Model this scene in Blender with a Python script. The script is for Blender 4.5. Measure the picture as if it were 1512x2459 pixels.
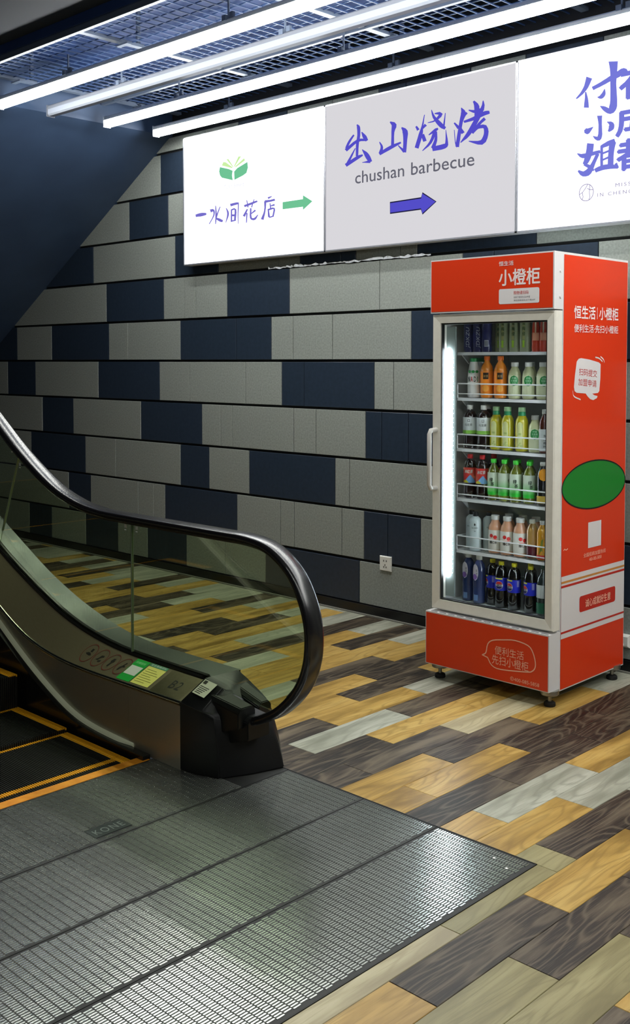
import bpy, bmesh, math, random
from mathutils import Vector, Matrix

random.seed(7)
scene = bpy.context.scene
COL = scene.collection
for o in list(bpy.data.objects):
    bpy.data.objects.remove(o)

# ------------------------------------------------------------------ camera
# world: the panelled wall is y = 4.68, the floor z = 0, the camera stands over the origin
YAW, PITCH, CAM_H, FPX = math.radians(44.15), math.radians(2.427), 1.5, 2548.0
fw0 = Vector((-math.sin(YAW), math.cos(YAW), 0)); rt = Vector((math.cos(YAW), math.sin(YAW), 0))
fw = fw0 * math.cos(PITCH) - Vector((0, 0, 1)) * math.sin(PITCH)
up = Vector((0, 0, 1)) * math.cos(PITCH) + fw0 * math.sin(PITCH)
cam = bpy.data.cameras.new('camera')
cam.sensor_fit = 'HORIZONTAL'; cam.sensor_width = 36.0; cam.lens = FPX / 1512 * 36
cam.shift_y = -254.5 / 1512
cam.clip_start = 0.05; cam.clip_end = 60
camo = bpy.data.objects.new('camera', cam); COL.objects.link(camo)
camo.matrix_world = Matrix(((rt.x, up.x, -fw.x, 0), (rt.y, up.y, -fw.y, 0), (rt.z, up.z, -fw.z, CAM_H), (0, 0, 0, 1)))
scene.camera = camo

def in_frame(x, y, z, margin=60):
    q = Vector((x, y, z - CAM_H)); d = q.dot(fw)
    if d < 0.1: return False
    u = 756 + FPX * q.dot(rt) / d; v = 975 - FPX * q.dot(up) / d
    return -margin < u < 1512 + margin and -margin < v < 2459 + margin

# ------------------------------------------------------------------ world, exposure
world = bpy.data.worlds.new('world'); scene.world = world; world.use_nodes = True
bg = world.node_tree.nodes['Background']
bg.inputs[0].default_value = (0.80, 0.90, 1.0, 1); bg.inputs[1].default_value = 0.03
vs = scene.view_settings
scene.display_settings.display_device = 'sRGB'
vs.view_transform = 'Standard'; vs.look = 'None'; vs.exposure = 0.0; vs.gamma = 1.0; vs.use_curve_mapping = False
TUBE = 46.0          # radiance of the lit ceiling tubes
SIGN = 1.25          # radiance of the light boxes
LED = 66.0            # radiance of the cabinet's light strip

# ------------------------------------------------------------------ materials
def lin(c):
    return tuple(((v / 255) / 12.92 if v / 255 <= 0.04045 else ((v / 255 + 0.055) / 1.055) ** 2.4) for v in c)
MATS = {}
def mat(name, rgb, rough=0.5, metal=0.0, coat=0.0, spec=0.5, emit=0.0, emit_rgb=None):
    if name in MATS: return MATS[name]
    m = bpy.data.materials.new(name); m.use_nodes = True
    b = m.node_tree.nodes['Principled BSDF']; c = lin(rgb)
    b.inputs['Base Color'].default_value = (*c, 1); b.inputs['Roughness'].default_value = rough
    b.inputs['Metallic'].default_value = metal; b.inputs['Coat Weight'].default_value = coat
    b.inputs['Specular IOR Level'].default_value = spec
    if emit:
        b.inputs['Emission Color'].default_value = (*lin(emit_rgb or rgb), 1); b.inputs['Emission Strength'].default_value = emit
    m.diffuse_color = (*c, 1); MATS[name] = m
    return m
def nodes_of(m): return m.node_tree.nodes, m.node_tree.links, m.node_tree.nodes['Principled BSDF']
def noisy(name, rgb, rgb2, scale, rough=0.6, bump=0.0, detail=6, metal=0.0, stretch=(1, 1, 1), r2=None, coat=0.0):
    """two-tone procedural noise in object space, with optional relief"""
    if name in MATS: return MATS[name]
    m = mat(name, rgb, rough, metal, coat); N, L, b = nodes_of(m)
    tc = N.new('ShaderNodeTexCoord'); mp = N.new('ShaderNodeMapping'); mp.inputs['Scale'].default_value = stretch
    nz = N.new('ShaderNodeTexNoise'); nz.inputs['Scale'].default_value = scale; nz.inputs['Detail'].default_value = detail
    rp = N.new('ShaderNodeValToRGB'); rp.color_ramp.elements[0].position = .32; rp.color_ramp.elements[1].position = .68
    rp.color_ramp.elements[0].color = (*lin(rgb), 1); rp.color_ramp.elements[1].color = (*lin(rgb2), 1)
    L.new(tc.outputs['Object'], mp.inputs['Vector']); L.new(mp.outputs[0], nz.inputs['Vector'])
    L.new(nz.outputs['Fac'], rp.inputs[0]); L.new(rp.outputs[0], b.inputs['Base Color'])
    if r2 is not None:
        mr = N.new('ShaderNodeMapRange'); mr.inputs['To Min'].default_value = rough; mr.inputs['To Max'].default_value = r2
        L.new(nz.outputs['Fac'], mr.inputs['Value']); L.new(mr.outputs[0], b.inputs['Roughness'])
    if bump:
        bp = N.new('ShaderNodeBump'); bp.inputs['Strength'].default_value = bump; bp.inputs['Distance'].default_value = .004
        L.new(nz.outputs['Fac'], bp.inputs['Height']); L.new(bp.outputs[0], b.inputs['Normal'])
    return m
def wood(name, dark, mid, light, pores=False, rough=0.40):
    """wood-print vinyl: streaks along y, bowed cathedral rings, each plank shifted by its own random value"""
    m = mat(name, mid, rough, spec=.32); N, L, b = nodes_of(m)
    tc = N.new('ShaderNodeTexCoord'); oi = N.new('ShaderNodeObjectInfo')
    mul = N.new('ShaderNodeMath'); mul.operation = 'MULTIPLY'; mul.inputs[1].default_value = 37.0
    cmb = N.new('ShaderNodeCombineXYZ'); add = N.new('ShaderNodeVectorMath'); add.operation = 'ADD'
    L.new(oi.outputs['Random'], mul.inputs[0])
    for k in range(3): L.new(mul.outputs[0], cmb.inputs[k])
    L.new(tc.outputs['Object'], add.inputs[0]); L.new(cmb.outputs[0], add.inputs[1])
    mp = N.new('ShaderNodeMapping'); mp.inputs['Scale'].default_value = (9, 1.15, 9); L.new(add.outputs[0], mp.inputs['Vector'])
    n1 = N.new('ShaderNodeTexNoise'); n1.inputs['Scale'].default_value = 1.6; n1.inputs['Detail'].default_value = 5; n1.inputs['Distortion'].default_value = 0.6
    L.new(mp.outputs[0], n1.inputs['Vector'])
    mp2 = N.new('ShaderNodeMapping'); mp2.inputs['Scale'].default_value = (10, 1.6, 10); L.new(add.outputs[0], mp2.inputs['Vector'])
    n2 = N.new('ShaderNodeTexNoise'); n2.inputs['Scale'].default_value = .8; n2.inputs['Detail'].default_value = 1.5
    L.new(mp2.outputs[0], n2.inputs['Vector'])
    ring = N.new('ShaderNodeMath'); ring.operation = 'MULTIPLY'; ring.inputs[1].default_value = 95.0; L.new(n2.outputs['Fac'], ring.inputs[0])
    sn = N.new('ShaderNodeMath'); sn.operation = 'SINE'; L.new(ring.outputs[0], sn.inputs[0])
    mr = N.new('ShaderNodeMapRange'); mr.inputs['From Min'].default_value = -1; L.new(sn.outputs[0], mr.inputs['Value'])
    mp3 = N.new('ShaderNodeMapping'); mp3.inputs['Scale'].default_value = (260, 9, 60); L.new(add.outputs[0], mp3.inputs['Vector'])
    n3 = N.new('ShaderNodeTexNoise'); n3.inputs['Scale'].default_value = 1.0; n3.inputs['Detail'].default_value = 3; L.new(mp3.outputs[0], n3.inputs['Vector'])
    rp = N.new('ShaderNodeValToRGB'); e = rp.color_ramp.elements
    e[0].position = .30; e[0].color = (*lin(dark), 1); e[1].position = .72; e[1].color = (*lin(light), 1)
    em = rp.color_ramp.elements.new(.5); em.color = (*lin(mid), 1)
    L.new(n1.outputs['Fac'], rp.inputs[0])
    mx = N.new('ShaderNodeMix'); mx.data_type = 'RGBA'; mx.blend_type = 'MIX'
    line_c = light if pores else dark
    fac = N.new('ShaderNodeMath'); fac.operation = 'POWER'; fac.inputs[1].default_value = 5.0; L.new(mr.outputs[0], fac.inputs[0])
    fac2 = N.new('ShaderNodeMath'); fac2.operation = 'MULTIPLY'; fac2.inputs[1].default_value = .55 if pores else .5; L.new(fac.outputs[0], fac2.inputs[0])
    L.new(fac2.outputs[0], mx.inputs[0]); L.new(rp.outputs[0], mx.inputs[6]); mx.inputs[7].default_value = (*lin(line_c), 1)
    mx2 = N.new('ShaderNodeMix'); mx2.data_type = 'RGBA'; mx2.blend_type = 'MIX'
    f3 = N.new('ShaderNodeMapRange'); f3.inputs['From Min'].default_value = .52; f3.inputs['From Max'].default_value = .7; f3.inputs['To Max'].default_value = .5
    L.new(n3.outputs['Fac'], f3.inputs['Value']); L.new(f3.outputs[0], mx2.inputs[0]); L.new(mx.outputs[2], mx2.inputs[6]); mx2.inputs[7].default_value = (*lin(line_c), 1)
    L.new(mx2.outputs[2], b.inputs['Base Color'])
    bp = N.new('ShaderNodeBump'); bp.inputs['Strength'].default_value = .12; bp.inputs['Distance'].default_value = .002
    L.new(n3.outputs['Fac'], bp.inputs['Height']); L.new(bp.outputs[0], b.inputs['Normal'])
    return m
def glass(name, tint, gloss=1.0, rough=0.0):
    if name in MATS: return MATS[name]
    m = bpy.data.materials.new(name); m.use_nodes = True; N, L = m.node_tree.nodes, m.node_tree.links; N.clear()
    o = N.new('ShaderNodeOutputMaterial'); t = N.new('ShaderNodeBsdfTransparent'); g = N.new('ShaderNodeBsdfGlossy')
    t.inputs[0].default_value = (*tint, 1); g.inputs[0].default_value = (gloss, gloss, gloss, 1); g.inputs['Roughness'].default_value = rough
    lw = N.new('ShaderNodeLayerWeight'); pw = N.new('ShaderNodeMath'); pw.operation = 'POWER'; pw.inputs[1].default_value = 4.0
    fr = N.new('ShaderNodeMapRange'); fr.inputs['To Min'].default_value = .035; fr.inputs['To Max'].default_value = .8; x = N.new('ShaderNodeMixShader')
    L.new(lw.outputs['Facing'], pw.inputs[0]); L.new(pw.outputs[0], fr.inputs['Value']); L.new(fr.outputs[0], x.inputs[0]); L.new(t.outputs[0], x.inputs[1]); L.new(g.outputs[0], x.inputs[2]); L.new(x.outputs[0], o.inputs[0])
    MATS[name] = m; return m
def emis(name, rgb, strength):
    if name in MATS: return MATS[name]
    m = bpy.data.materials.new(name); m.use_nodes = True; N, L = m.node_tree.nodes, m.node_tree.links; N.clear()
    o = N.new('ShaderNodeOutputMaterial'); e = N.new('ShaderNodeEmission')
    e.inputs[0].default_value = (*lin(rgb), 1); e.inputs[1].default_value = strength; L.new(e.outputs[0], o.inputs[0])
    MATS[name] = m; return m

# ------------------------------------------------------------------ mesh helpers
class MB:
    """collects shapes, builds ONE mesh object"""
    def __init__(s): s.v = []; s.f = []; s.mi = []; s.cur = 0
    def add(s, vs_, fs_):
        n = len(s.v); s.v += [tuple(p) for p in vs_]; s.f += [tuple(i + n for i in q) for q in fs_]; s.mi += [s.cur] * len(fs_)
    def box(s, x0, x1, y0, y1, z0, z1):
        s.add([(x0,y0,z0),(x1,y0,z0),(x1,y1,z0),(x0,y1,z0),(x0,y0,z1),(x1,y0,z1),(x1,y1,z1),(x0,y1,z1)],
              [(0,3,2,1),(4,5,6,7),(0,1,5,4),(1,2,6,5),(2,3,7,6),(3,0,4,7)])
    def cham(s, x0, x1, y0, y1, z0, z1, b):
        """box chamfered on the -y face"""
        s.add([(x0,y1,z0),(x1,y1,z0),(x1,y1,z1),(x0,y1,z1),(x0,y0+b,z0),(x1,y0+b,z0),(x1,y0+b,z1),(x0,y0+b,z1),
               (x0+b,y0,z0+b),(x1-b,y0,z0+b),(x1-b,y0,z1-b),(x0+b,y0,z1-b)],
              [(0,3,2,1)[::-1],(8,9,10,11)[::-1],(0,1,5,4),(1,2,6,5),(2,3,7,6),(3,0,4,7),(4,5,9,8),(5,6,10,9),(6,7,11,10),(7,4,8,11)])
    def prism(s, poly, fn, a, b):
        """poly of (u,v) extruded between a and b; fn(u,v,w) -> xyz"""
        n = len(poly)
        s.add([fn(u, v, a) for u, v in poly] + [fn(u, v, b) for u, v in poly],
              [tuple(range(n))[::-1], tuple(range(n, 2*n))] + [(i, (i+1) % n, (i+1) % n + n, i + n) for i in range(n)])
    def poly(s, pts): s.add(pts, [tuple(range(len(pts)))])
    def tube(s, path, r, seg=8, closed=False, cap=True):
        P = [Vector(p) for p in path]; n = len(P); rings = []; ref = None
        for i in range(n):
            a = P[i-1] if (i or closed) else P[0]; c = P[(i+1) % n] if (i < n-1 or closed) else P[-1]
            t = (c - a).normalized()
            if ref is None: ref = Vector((0,0,1)) if abs(t.z) < .9 else Vector((1,0,0))
            ref = (ref - t * ref.dot(t)).normalized(); bn = t.cross(ref)
            rr = r[i] if isinstance(r, (list, tuple)) else r
            rings.append([P[i] + (ref * math.cos(k*2*math.pi/seg) + bn * math.sin(k*2*math.pi/seg)) * rr for k in range(seg)])
        vs_ = [p for q in rings for p in q]; fs_ = []
        for i in range(n if closed else n-1):
            j = (i+1) % n
            for k in range(seg): fs_.append((i*seg+k, i*seg+(k+1) % seg, j*seg+(k+1) % seg, j*seg+k))
        if cap and not closed: fs_ += [tuple(range(seg))[::-1], tuple(range((n-1)*seg, n*seg))]
        s.add(vs_, fs_)
    def lathe(s, prof, seg=20, cx=0, cy=0, cz=0, cap=True, sq=0.0):
        """prof [(r,z)] round the z axis; sq > 0 squares the section"""
        vs_ = []; fs_ = []
        for r, z in prof:
            for k in range(seg):
                a = k*2*math.pi/seg; c, d = math.cos(a), math.sin(a)
                q = 1 if not sq else min(1/max(abs(c), abs(d)), 1 + sq)
                vs_.append((cx + r*c*q, cy + r*d*q, cz + z))
        for i in range(len(prof)-1):
            for k in range(seg): fs_.append((i*seg+k, i*seg+(k+1) % seg, (i+1)*seg+(k+1) % seg, (i+1)*seg+k))
        if cap: fs_ += [tuple(range(seg))[::-1], tuple(range((len(prof)-1)*seg, len(prof)*seg))]
        s.add(vs_, fs_)
    def sweep(s, rings, closed_ring=True, caps=True):
        n = len(rings[0]); vs_ = [p for q in rings for p in q]; fs_ = []
        for i in range(len(rings)-1):
            for k in range(n if closed_ring else n-1): fs_.append((i*n+k, i*n+(k+1) % n, (i+1)*n+(k+1) % n, (i+1)*n+k))
        if caps and closed_ring: fs_ += [tuple(range(n))[::-1], tuple(range((len(rings)-1)*n, len(rings)*n))]
        s.add(vs_, fs_)
    def mesh(s, name, mats, smooth=False, fix=True, bevel=0.0):
        me = bpy.data.meshes.new(name); me.from_pydata(s.v, [], s.f)
        mats = mats if isinstance(mats, (list, tuple)) else [mats]
        for m in mats: me.materials.append(m)
        if len(mats) > 1: me.polygons.foreach_set('material_index', s.mi)
        if fix:
            bm = bmesh.new(); bm.from_mesh(me); bmesh.ops.recalc_face_normals(bm, faces=bm.faces[:])
            if bevel: bmesh.ops.bevel(bm, geom=[e for e in bm.edges if len(e.link_faces) == 2 and e.calc_face_angle(0) > .25], offset=bevel, segments=2, affect='EDGES', clamp_overlap=True)
            if smooth:
                for e in bm.edges:
                    e.smooth = len(e.link_faces) == 2 and e.calc_face_angle(0) < math.radians(38)
            bm.to_mesh(me); bm.free()
        if smooth: me.polygons.foreach_set('use_smooth', [True] * len(me.polygons))
        me.update(); return me
    def build(s, name, mats, parent=None, loc=None, smooth=False, fix=True, bevel=0.0):
        return put(name, s.mesh(name, mats, smooth, fix, bevel), parent, loc)
def put(name, me, parent=None, loc=None, rotz=0.0):
    o = bpy.data.objects.new(name, me); COL.objects.link(o)
    if parent: o.parent = parent
    if loc: o.location = loc
    if rotz: o.rotation_euler = (0, 0, rotz)
    return o
def tag(o, label=None, cat=None, group=None, kind=None):
    if label: o['label'] = label
    if cat: o['category'] = cat
    if group: o['group'] = group
    if kind: o['kind'] = kind
    return o
def thing(name, label, cat, loc=(0,0,0), group=None, kind=None):
    o = bpy.data.objects.new(name, None); COL.objects.link(o); o.location = loc; o.empty_display_size = .05
    return tag(o, label, cat, group, kind)
def copy_tree(o, parent=None):
    c = o.copy(); COL.objects.link(c)
    if parent: c.parent = parent
    for ch in o.children: copy_tree(ch, c)
    return c
def spline(P, n=6):
    P = [Vector(p) for p in P]; Q = [2*P[0]-P[1]] + P + [2*P[-1]-P[-2]]; out = []
    for i in range(1, len(Q)-2):
        a, b, c, d = Q[i-1:i+3]
        for k in range(n):
            t = k/n; out.append(.5*((2*b)+(c-a)*t+(2*a-5*b+4*c-d)*t*t+(3*b-a-3*c+d)*t**3))
    out.append(P[-1]); return out
def interp(T, x):
    """piecewise-linear lookup in a table sorted by descending x"""
    if x >= T[0][0]: return T[0][1]
    for (a, b), (c, d) in zip(T, T[1:]):
        if x >= c: return b + (d-b)*(x-a)/(c-a)
    (a, b), (c, d) = T[-2], T[-1]
    return d + (d-b)*(x-c)/(c-a)
TXT = {}
def glyphs(s, bold=0.0, spacing=1.0, shear=0.0):
    """flat lettering as (verts, faces) fitted to the unit square"""
    key = (s, bold, spacing, shear)
    if key in TXT: return TXT[key]
    c = bpy.data.curves.new('lettering', 'FONT'); c.body = s; c.space_character = spacing; c.shear = shear; c.resolution_u = 3
    o = bpy.data.objects.new('lettering', c); COL.objects.link(o)
    dg = bpy.context.evaluated_depsgraph_get(); dg.update()
    me = bpy.data.meshes.new_from_object(o.evaluated_get(dg))
    V = [tuple(v.co[:2]) for v in me.vertices]; F = [tuple(p.vertices) for p in me.polygons]
    bpy.data.objects.remove(o); bpy.data.curves.remove(c); bpy.data.meshes.remove(me)
    x0 = min(v[0] for v in V); x1 = max(v[0] for v in V); y0 = min(v[1] for v in V); y1 = max(v[1] for v in V)
    V = [((a-x0)/max(x1-x0, 1e-6), (b-y0)/max(y1-y0, 1e-6)) for a, b in V]
    TXT[key] = (V, F); return TXT[key]
def letter(mb, s, u0, v0, u1, v1, fn, bold=0.0, spacing=1.0, shear=0.0, rise=0.0):
    """write s into the rectangle u0..u1, v0..v1 of the surface fn(u,v)->xyz"""
    V, F = glyphs(s, 0.0, spacing, shear); d = bold*1.2*(v1-v0)
    for i, (du, dv) in enumerate(((0, 0),) if not d else ((d, 0), (-d, 0), (0, d), (0, -d))):
        out = []
        for a, b in V:
            uu, vv = u0 + (u1-u0)*a + du, v0 + (v1-v0)*b + rise*a + dv
            p0 = Vector(fn(uu, vv))
            if i:       # each further stroke of a bold letter lies a hair above the one before
                e = (u1-u0)*.01; nrm = (Vector(fn(uu+e, vv))-p0).cross(Vector(fn(uu, vv+e))-p0).normalized(); p0 = p0 + nrm*i*.00012
            out.append(p0)
        mb.add(out, F)
def rrect(u0, v0, u1, v1, r, n=5):
    P = []
    for cx, cy, a0 in ((u1-r, v1-r, 0), (u0+r, v1-r, 90), (u0+r, v0+r, 180), (u1-r, v0+r, 270)):
        for k in range(n+1):
            a = math.radians(a0 + 90*k/n); P.append((cx + r*math.cos(a), cy + r*math.sin(a)))
    return P
def outline(P, w, fn, mb):
    """a closed drawn line of width w along the polygon P"""
    n = len(P); A = []; B = []
    for i in range(n):
        a = Vector(P[i-1]); b = Vector(P[i]); c = Vector(P[(i+1) % n])
        t = (c - a).normalized(); nn = Vector((-t.y, t.x))
        A.append(b + nn*w/2); B.append(b - nn*w/2)
    mb.add([fn(*p) for p in A] + [fn(*p) for p in B], [(i, (i+1) % n, (i+1) % n + n, i + n) for i in range(n)])
def fill(mb, polys, fn):
    """polygons (possibly concave) triangulated and laid on the surface"""
    from mathutils.geometry import tessellate_polygon
    for P in polys:
        tri = tessellate_polygon([[Vector((a, b, 0)) for a, b in P]])
        mb.add([fn(a, b) for a, b in P], [tuple(t) for t in tri])

# ================================================================== THE SETTING
# ------------------------------------------------------------------ floor of vinyl planks
WOOD = {
 'Y': wood('oak_yellow', (124, 96, 42), (172, 138, 70), (194, 164, 96)),
 'D': wood('oak_charcoal', (21, 16, 11), (39, 30, 21), (104, 92, 74), pores=True, rough=.5),
 'G': wood('oak_pale_grey', (120, 121, 106), (154, 154, 138), (180, 180, 164)),
 'O': wood('oak_olive', (112, 104, 70), (136, 128, 90), (156, 148, 108)),
 'T': wood('oak_bleached', (140, 128, 98), (172, 162, 128), (194, 186, 154)),
}
grout = mat('dark_subfloor', (38, 36, 32), .9)
WALL_Y, PLATE_Y, PLATE_X = 4.68, 2.685, -1.69
mb = MB()
mb.box(-9.6, 2.2, PLATE_Y, 4.80, -.09, -.012); mb.box(PLATE_X, 2.2, -1.6, PLATE_Y, -.09, -.012)
floor = mb.build('floor', grout)
tag(floor, 'multicoloured wood-plank floor running up to the panelled wall', 'floor', kind='structure')
EDG = [-1.18, -1.325, -1.472, -1.619, -1.766, -1.91, -2.052]
while EDG[-1] > -9.3: EDG.append(EDG[-1] - .1465)
PL = .586
TABLE = {0: {-1: 'O', 0: 'D'}, 1: {-1: 'O', 0: 'D', 1: 'D'}, 2: {-2: 'Y', -1: 'D', 0: 'Y'}, 3: {-2: 'G', -1: 'T', 0: 'O', 1: 'D'},
 4: {-1: 'Y', 0: 'G', 1: 'Y'}, 5: {-1: 'Y', 0: 'G', 1: 'Y'}, 6: {-1: 'D', 0: 'D', 1: 'D', 2: 'Y'}, 7: {-1: 'Y', 0: 'Y', 1: 'D', 2: 'D'},
 8: {-1: 'Y', 0: 'D', 1: 'Y', 2: 'G'}, 9: {-1: 'D', 0: 'D', 1: 'T', 2: 'G', 3: 'D'}, 10: {-1: 'D', 0: 'Y', 1: 'Y', 2: 'D'}, 11: {-1: 'D', 0: 'G', 1: 'D', 2: 'D', 3: 'Y'},
 12: {-1: 'D', 0: 'Y', 1: 'G', 2: 'D'}, 13: {-1: 'D', 0: 'Y', 1: 'D', 2: 'Y', 3: 'D'}, 14: {-1: 'Y', 0: 'Y', 1: 'D', 2: 'D'}, 15: {0: 'G', 1: 'D', 2: 'Y', 3: 'D'},
 16: {0: 'Y', 1: 'Y', 2: 'G'}, 17: {0: 'Y', 1: 'Y', 2: 'D', 3: 'D'}, 18: {0: 'G', 1: 'Y', 2: 'G'}, 19: {0: 'Y', 1: 'D', 2: 'D', 3: 'D'},
 20: {0: 'Y', 1: 'G', 2: 'G'}, 21: {0: 'D', 1: 'Y', 2: 'Y', 3: 'G'}, 22: {0: 'Y', 1: 'D', 2: 'G'}, 23: {0: 'G', 1: 'D', 2: 'Y', 3: 'Y'},
 24: {0: 'Y', 1: 'Y', 2: 'G'}, 25: {0: 'Y', 1: 'Y', 2: 'D', 3: 'D'}, 26: {0: 'G', 1: 'Y', 2: 'G'}, 27: {1: 'D', 2: 'G', 3: 'G'},
 28: {0: 'Y', 1: 'D', 2: 'G'}, 29: {1: 'D', 2: 'Y', 3: 'Y'}, 30: {1: 'Y', 2: 'G'}, 31: {1: 'Y', 2: 'D', 3: 'D'}, 32: {1: 'Y', 2: 'G'},
 33: {1: 'D', 2: 'G', 3: 'G'}, 34: {1: 'Y', 2: 'G'}, 35: {1: 'Y', 2: 'D', 3: 'D'}, 36: {1: 'Y', 2: 'G'}, 37: {1: 'Y', 2: 'D', 3: 'Y'}, 38: {1: 'D', 2: 'G'}, 39: {2: 'Y', 3: 'D'}, 40: {1: 'Y', 2: 'G'}}
GAP = .0012
def plank_mesh(w, h, m, cache={}):
    k = (round(w, 3), round(h, 3), m)
    if k not in cache:
        b_ = .0012; p = MB(); a, c = w/2 - GAP/2, h/2 - GAP/2
        p.add([(-a,-c,-.012),(a,-c,-.012),(a,c,-.012),(-a,c,-.012),(-a,-c,-b_),(a,-c,-b_),(a,c,-b_),(-a,c,-b_),(-a+b_,-c+b_,0),(a-b_,-c+b_,0),(a-b_,c-b_,0),(-a+b_,c-b_,0)],
              [(0,1,5,4),(1,2,6,5),(2,3,7,6),(3,0,4,7),(4,5,9,8),(5,6,10,9),(6,7,11,10),(7,4,8,11),(8,9,10,11)])
        cache[k] = p.mesh('plank', WOOD[m], fix=False)
    return cache[k]
rest = MB(); KEYS = list(WOOD)
def lay(x0, x1, y0, y1, m):
    if y1 - y0 < .02 or x1 - x0 < .01: return
    xm, ym = (x0+x1)/2, (y0+y1)/2
    if any(in_frame(x, y, 0, 90) for x in (x0, xm, x1) for y in (y0, ym, y1)) and x1 > -8.4:
        put('plank', plank_mesh(x1-x0, y1-y0, m), floor, (xm, ym, 0))
    else:
        rest.cur = KEYS.index(m); rest.add([(x0+.0006,y0+.0006,0),(x1-.0006,y0+.0006,0),(x1-.0006,y1-.0006,0),(x0+.0006,y1-.0006,0)], [(0,1,2,3)])
rng = random.Random(3)
cols = [(c, EDG[c+1], EDG[c]) for c in range(len(EDG)-1)] + [(-1-k, EDG[0] + .1465*k, EDG[0] + .1465*(k+1)) for k in range(22)]
for c, x0, x1 in cols:
    e0 = (2.215 if c % 2 else 2.51) if c < 4 else (2.868 if c % 2 else 3.159)
    for k in range(-7, 5):
        y0, y1 = e0 + PL*k, min(e0 + PL*(k+1), 4.672)
        if y1 < -1.5: continue
        m = TABLE.get(c, {}).get(k) or rng.choice('YYDDGYDGO' if c < 6 else 'YYDDG')
        if c == -1: m = {-1: 'D', 0: 'Y'}.get(k, m)
        if x1 <= PLATE_X + .001: lay(x0, x1, max(y0, PLATE_Y + .003), y1, m)
        elif x0 < PLATE_X:
            if y0 >= PLATE_Y: lay(x0, x1, y0, y1, m)
            elif y1 <= PLATE_Y + .004: lay(PLATE_X + .003, x1, y0, y1, m)
            else:
                lay(PLATE_X + .003, x1, y0, PLATE_Y + .003, m); lay(x0, x1, PLATE_Y + .003, y1, m)
        else: lay(x0, x1, y0, y1, m)
tag(rest.build('plank_field', [WOOD[k] for k in KEYS], floor, fix=False), kind='stuff')

# ------------------------------------------------------------------ panelled back wall
pgrey = noisy('cement_board_grey', (126, 131, 126), (148, 153, 148), 95, .72, .10, 8)
pnavy = noisy('panel_navy', (36, 47, 62), (42, 54, 70), 40, .34, .0, 3)
black = mat('black_joint', (10, 11, 13), .7)
wmb = MB(); wmb.box(-9.6, 2.2, WALL_Y + .016, 4.80, -.09, 3.40)
wall = wmb.build('wall_back', black); tag(wall, 'wall of grey and navy rectangular panels in rows', 'wall', kind='structure')
ROWS = [
    (0.055,0.32,'g',[(-7.874,'d'),(-7.535,'g'),(-7.044,'d'),(-6.617,'g'),(-6.249,'d'),(-5.802,'g'),(-5.389,'g'),(-4.991,'d'),(-4.177,'g'),(-3.394,'d'),(-3.048,'g')]),
    (0.32,0.621,'g',[(-7.279,'d'),(-6.971,'g'),(-6.357,'g'),(-6.172,'g'),(-6.04,'d'),(-5.266,'g'),(-4.851,'g'),(-4.728,'g'),(-4.319,'g'),(-4.141,'d'),(-3.958,'d'),(-3.715,'g'),(-3.314,'g'),(-2.853,'d')]),
    (0.621,0.92,'g',[(-7.835,'d'),(-7.04,'g'),(-6.636,'g'),(-5.862,'d'),(-5.552,'g'),(-5.145,'d'),(-4.374,'g'),(-4.258,'g'),(-3.454,'d'),(-2.929,'g')]),
    (0.92,1.212,'g',[(-7.656,'d'),(-7.204,'g'),(-6.32,'d'),(-5.625,'g'),(-5.429,'g'),(-5.309,'g'),(-4.731,'g'),(-4.536,'g'),(-4.13,'d'),(-4.006,'d'),(-3.808,'d'),(-3.456,'g'),(-3.057,'d'),(-2.694,'g')]),
    (1.212,1.502,'g',[(-8.198,'d'),(-7.758,'g'),(-6.856,'d'),(-6.096,'g'),(-5.756,'g'),(-5.179,'g'),(-4.838,'d'),(-4.638,'d'),(-4.063,'g'),(-3.917,'g'),(-3.321,'d'),(-2.815,'g')]),
    (1.502,1.789,'d',[(-8.041,'g'),(-7.507,'d'),(-6.715,'g'),(-6.473,'g'),(-5.856,'d'),(-5.27,'d'),(-4.933,'g'),(-4.736,'g'),(-4.398,'g'),(-3.788,'d'),(-3.323,'g'),(-2.701,'d')]),
    (1.789,2.088,'g',[(-6.743,'d'),(-6.042,'g'),(-5.806,'g'),(-5.684,'g'),(-5.359,'d'),(-4.767,'g'),(-4.023,'g'),(-3.434,'d'),(-3.233,'d'),(-2.625,'g')]),
    (2.088,2.381,'d',[(-6.91,'g'),(-5.91,'d'),(-5.446,'g'),(-4.868,'g'),(-4.676,'d'),(-4.328,'d'),(-4.208,'g'),(-3.869,'g'),(-3.747,'d'),(-2.974,'g')]),
    (2.381,2.673,'g',[(-6.445,'d'),(-5.982,'g'),(-5.13,'d'),(-4.39,'g'),(-3.466,'d'),(-2.947,'g')]),
    (2.673,2.964,'g',[(-6.07,'d'),(-5.546,'g'),(-4.061,'d'),(-3.201,'g')]),
    (2.964,3.07,'g',[(-5.575,'g'),(-5.241,'d'),(-4.786,'g'),(-4.397,'g'),(-4.033,'d'),(-3.833,'d'),(-3.584,'d'),(-3.388,'g'),(-3.046,'d'),(-2.61,'g')]),
]
SOF = lambda x: 3.03 + (x + 6.02) * .598        # underside of the sloping soffit
for z0, z1, c0, L_ in ROWS:
    xs = [-8.9] + [x for x, _ in L_] + [L_[-1][0] + .52 + .4*k for k in range(int((2.0 - L_[-1][0] - .52)/.4))]
    cs = [c0] + [c for _, c in L_]
    while len(cs) < len(xs): cs.append('gdg'[(len(cs)*7 + int(z0*10)) % 3])
    for i in range(len(xs)-1):
        if SOF(xs[i+1]) < z0 - .02 and xs[i+1] < -6.0: continue
        p = MB(); w = xs[i+1]-xs[i]-.005; h = z1-z0-.016
        p.cham(-w/2, w/2, 0, .014, -h/2, h/2, .0015)
        o = p.build('wall_panel', pgrey if cs[i] == 'g' else pnavy, wall, ((xs[i]+xs[i+1])/2, WALL_Y + rng.uniform(-.001, .001), (z0+z1)/2))
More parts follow.
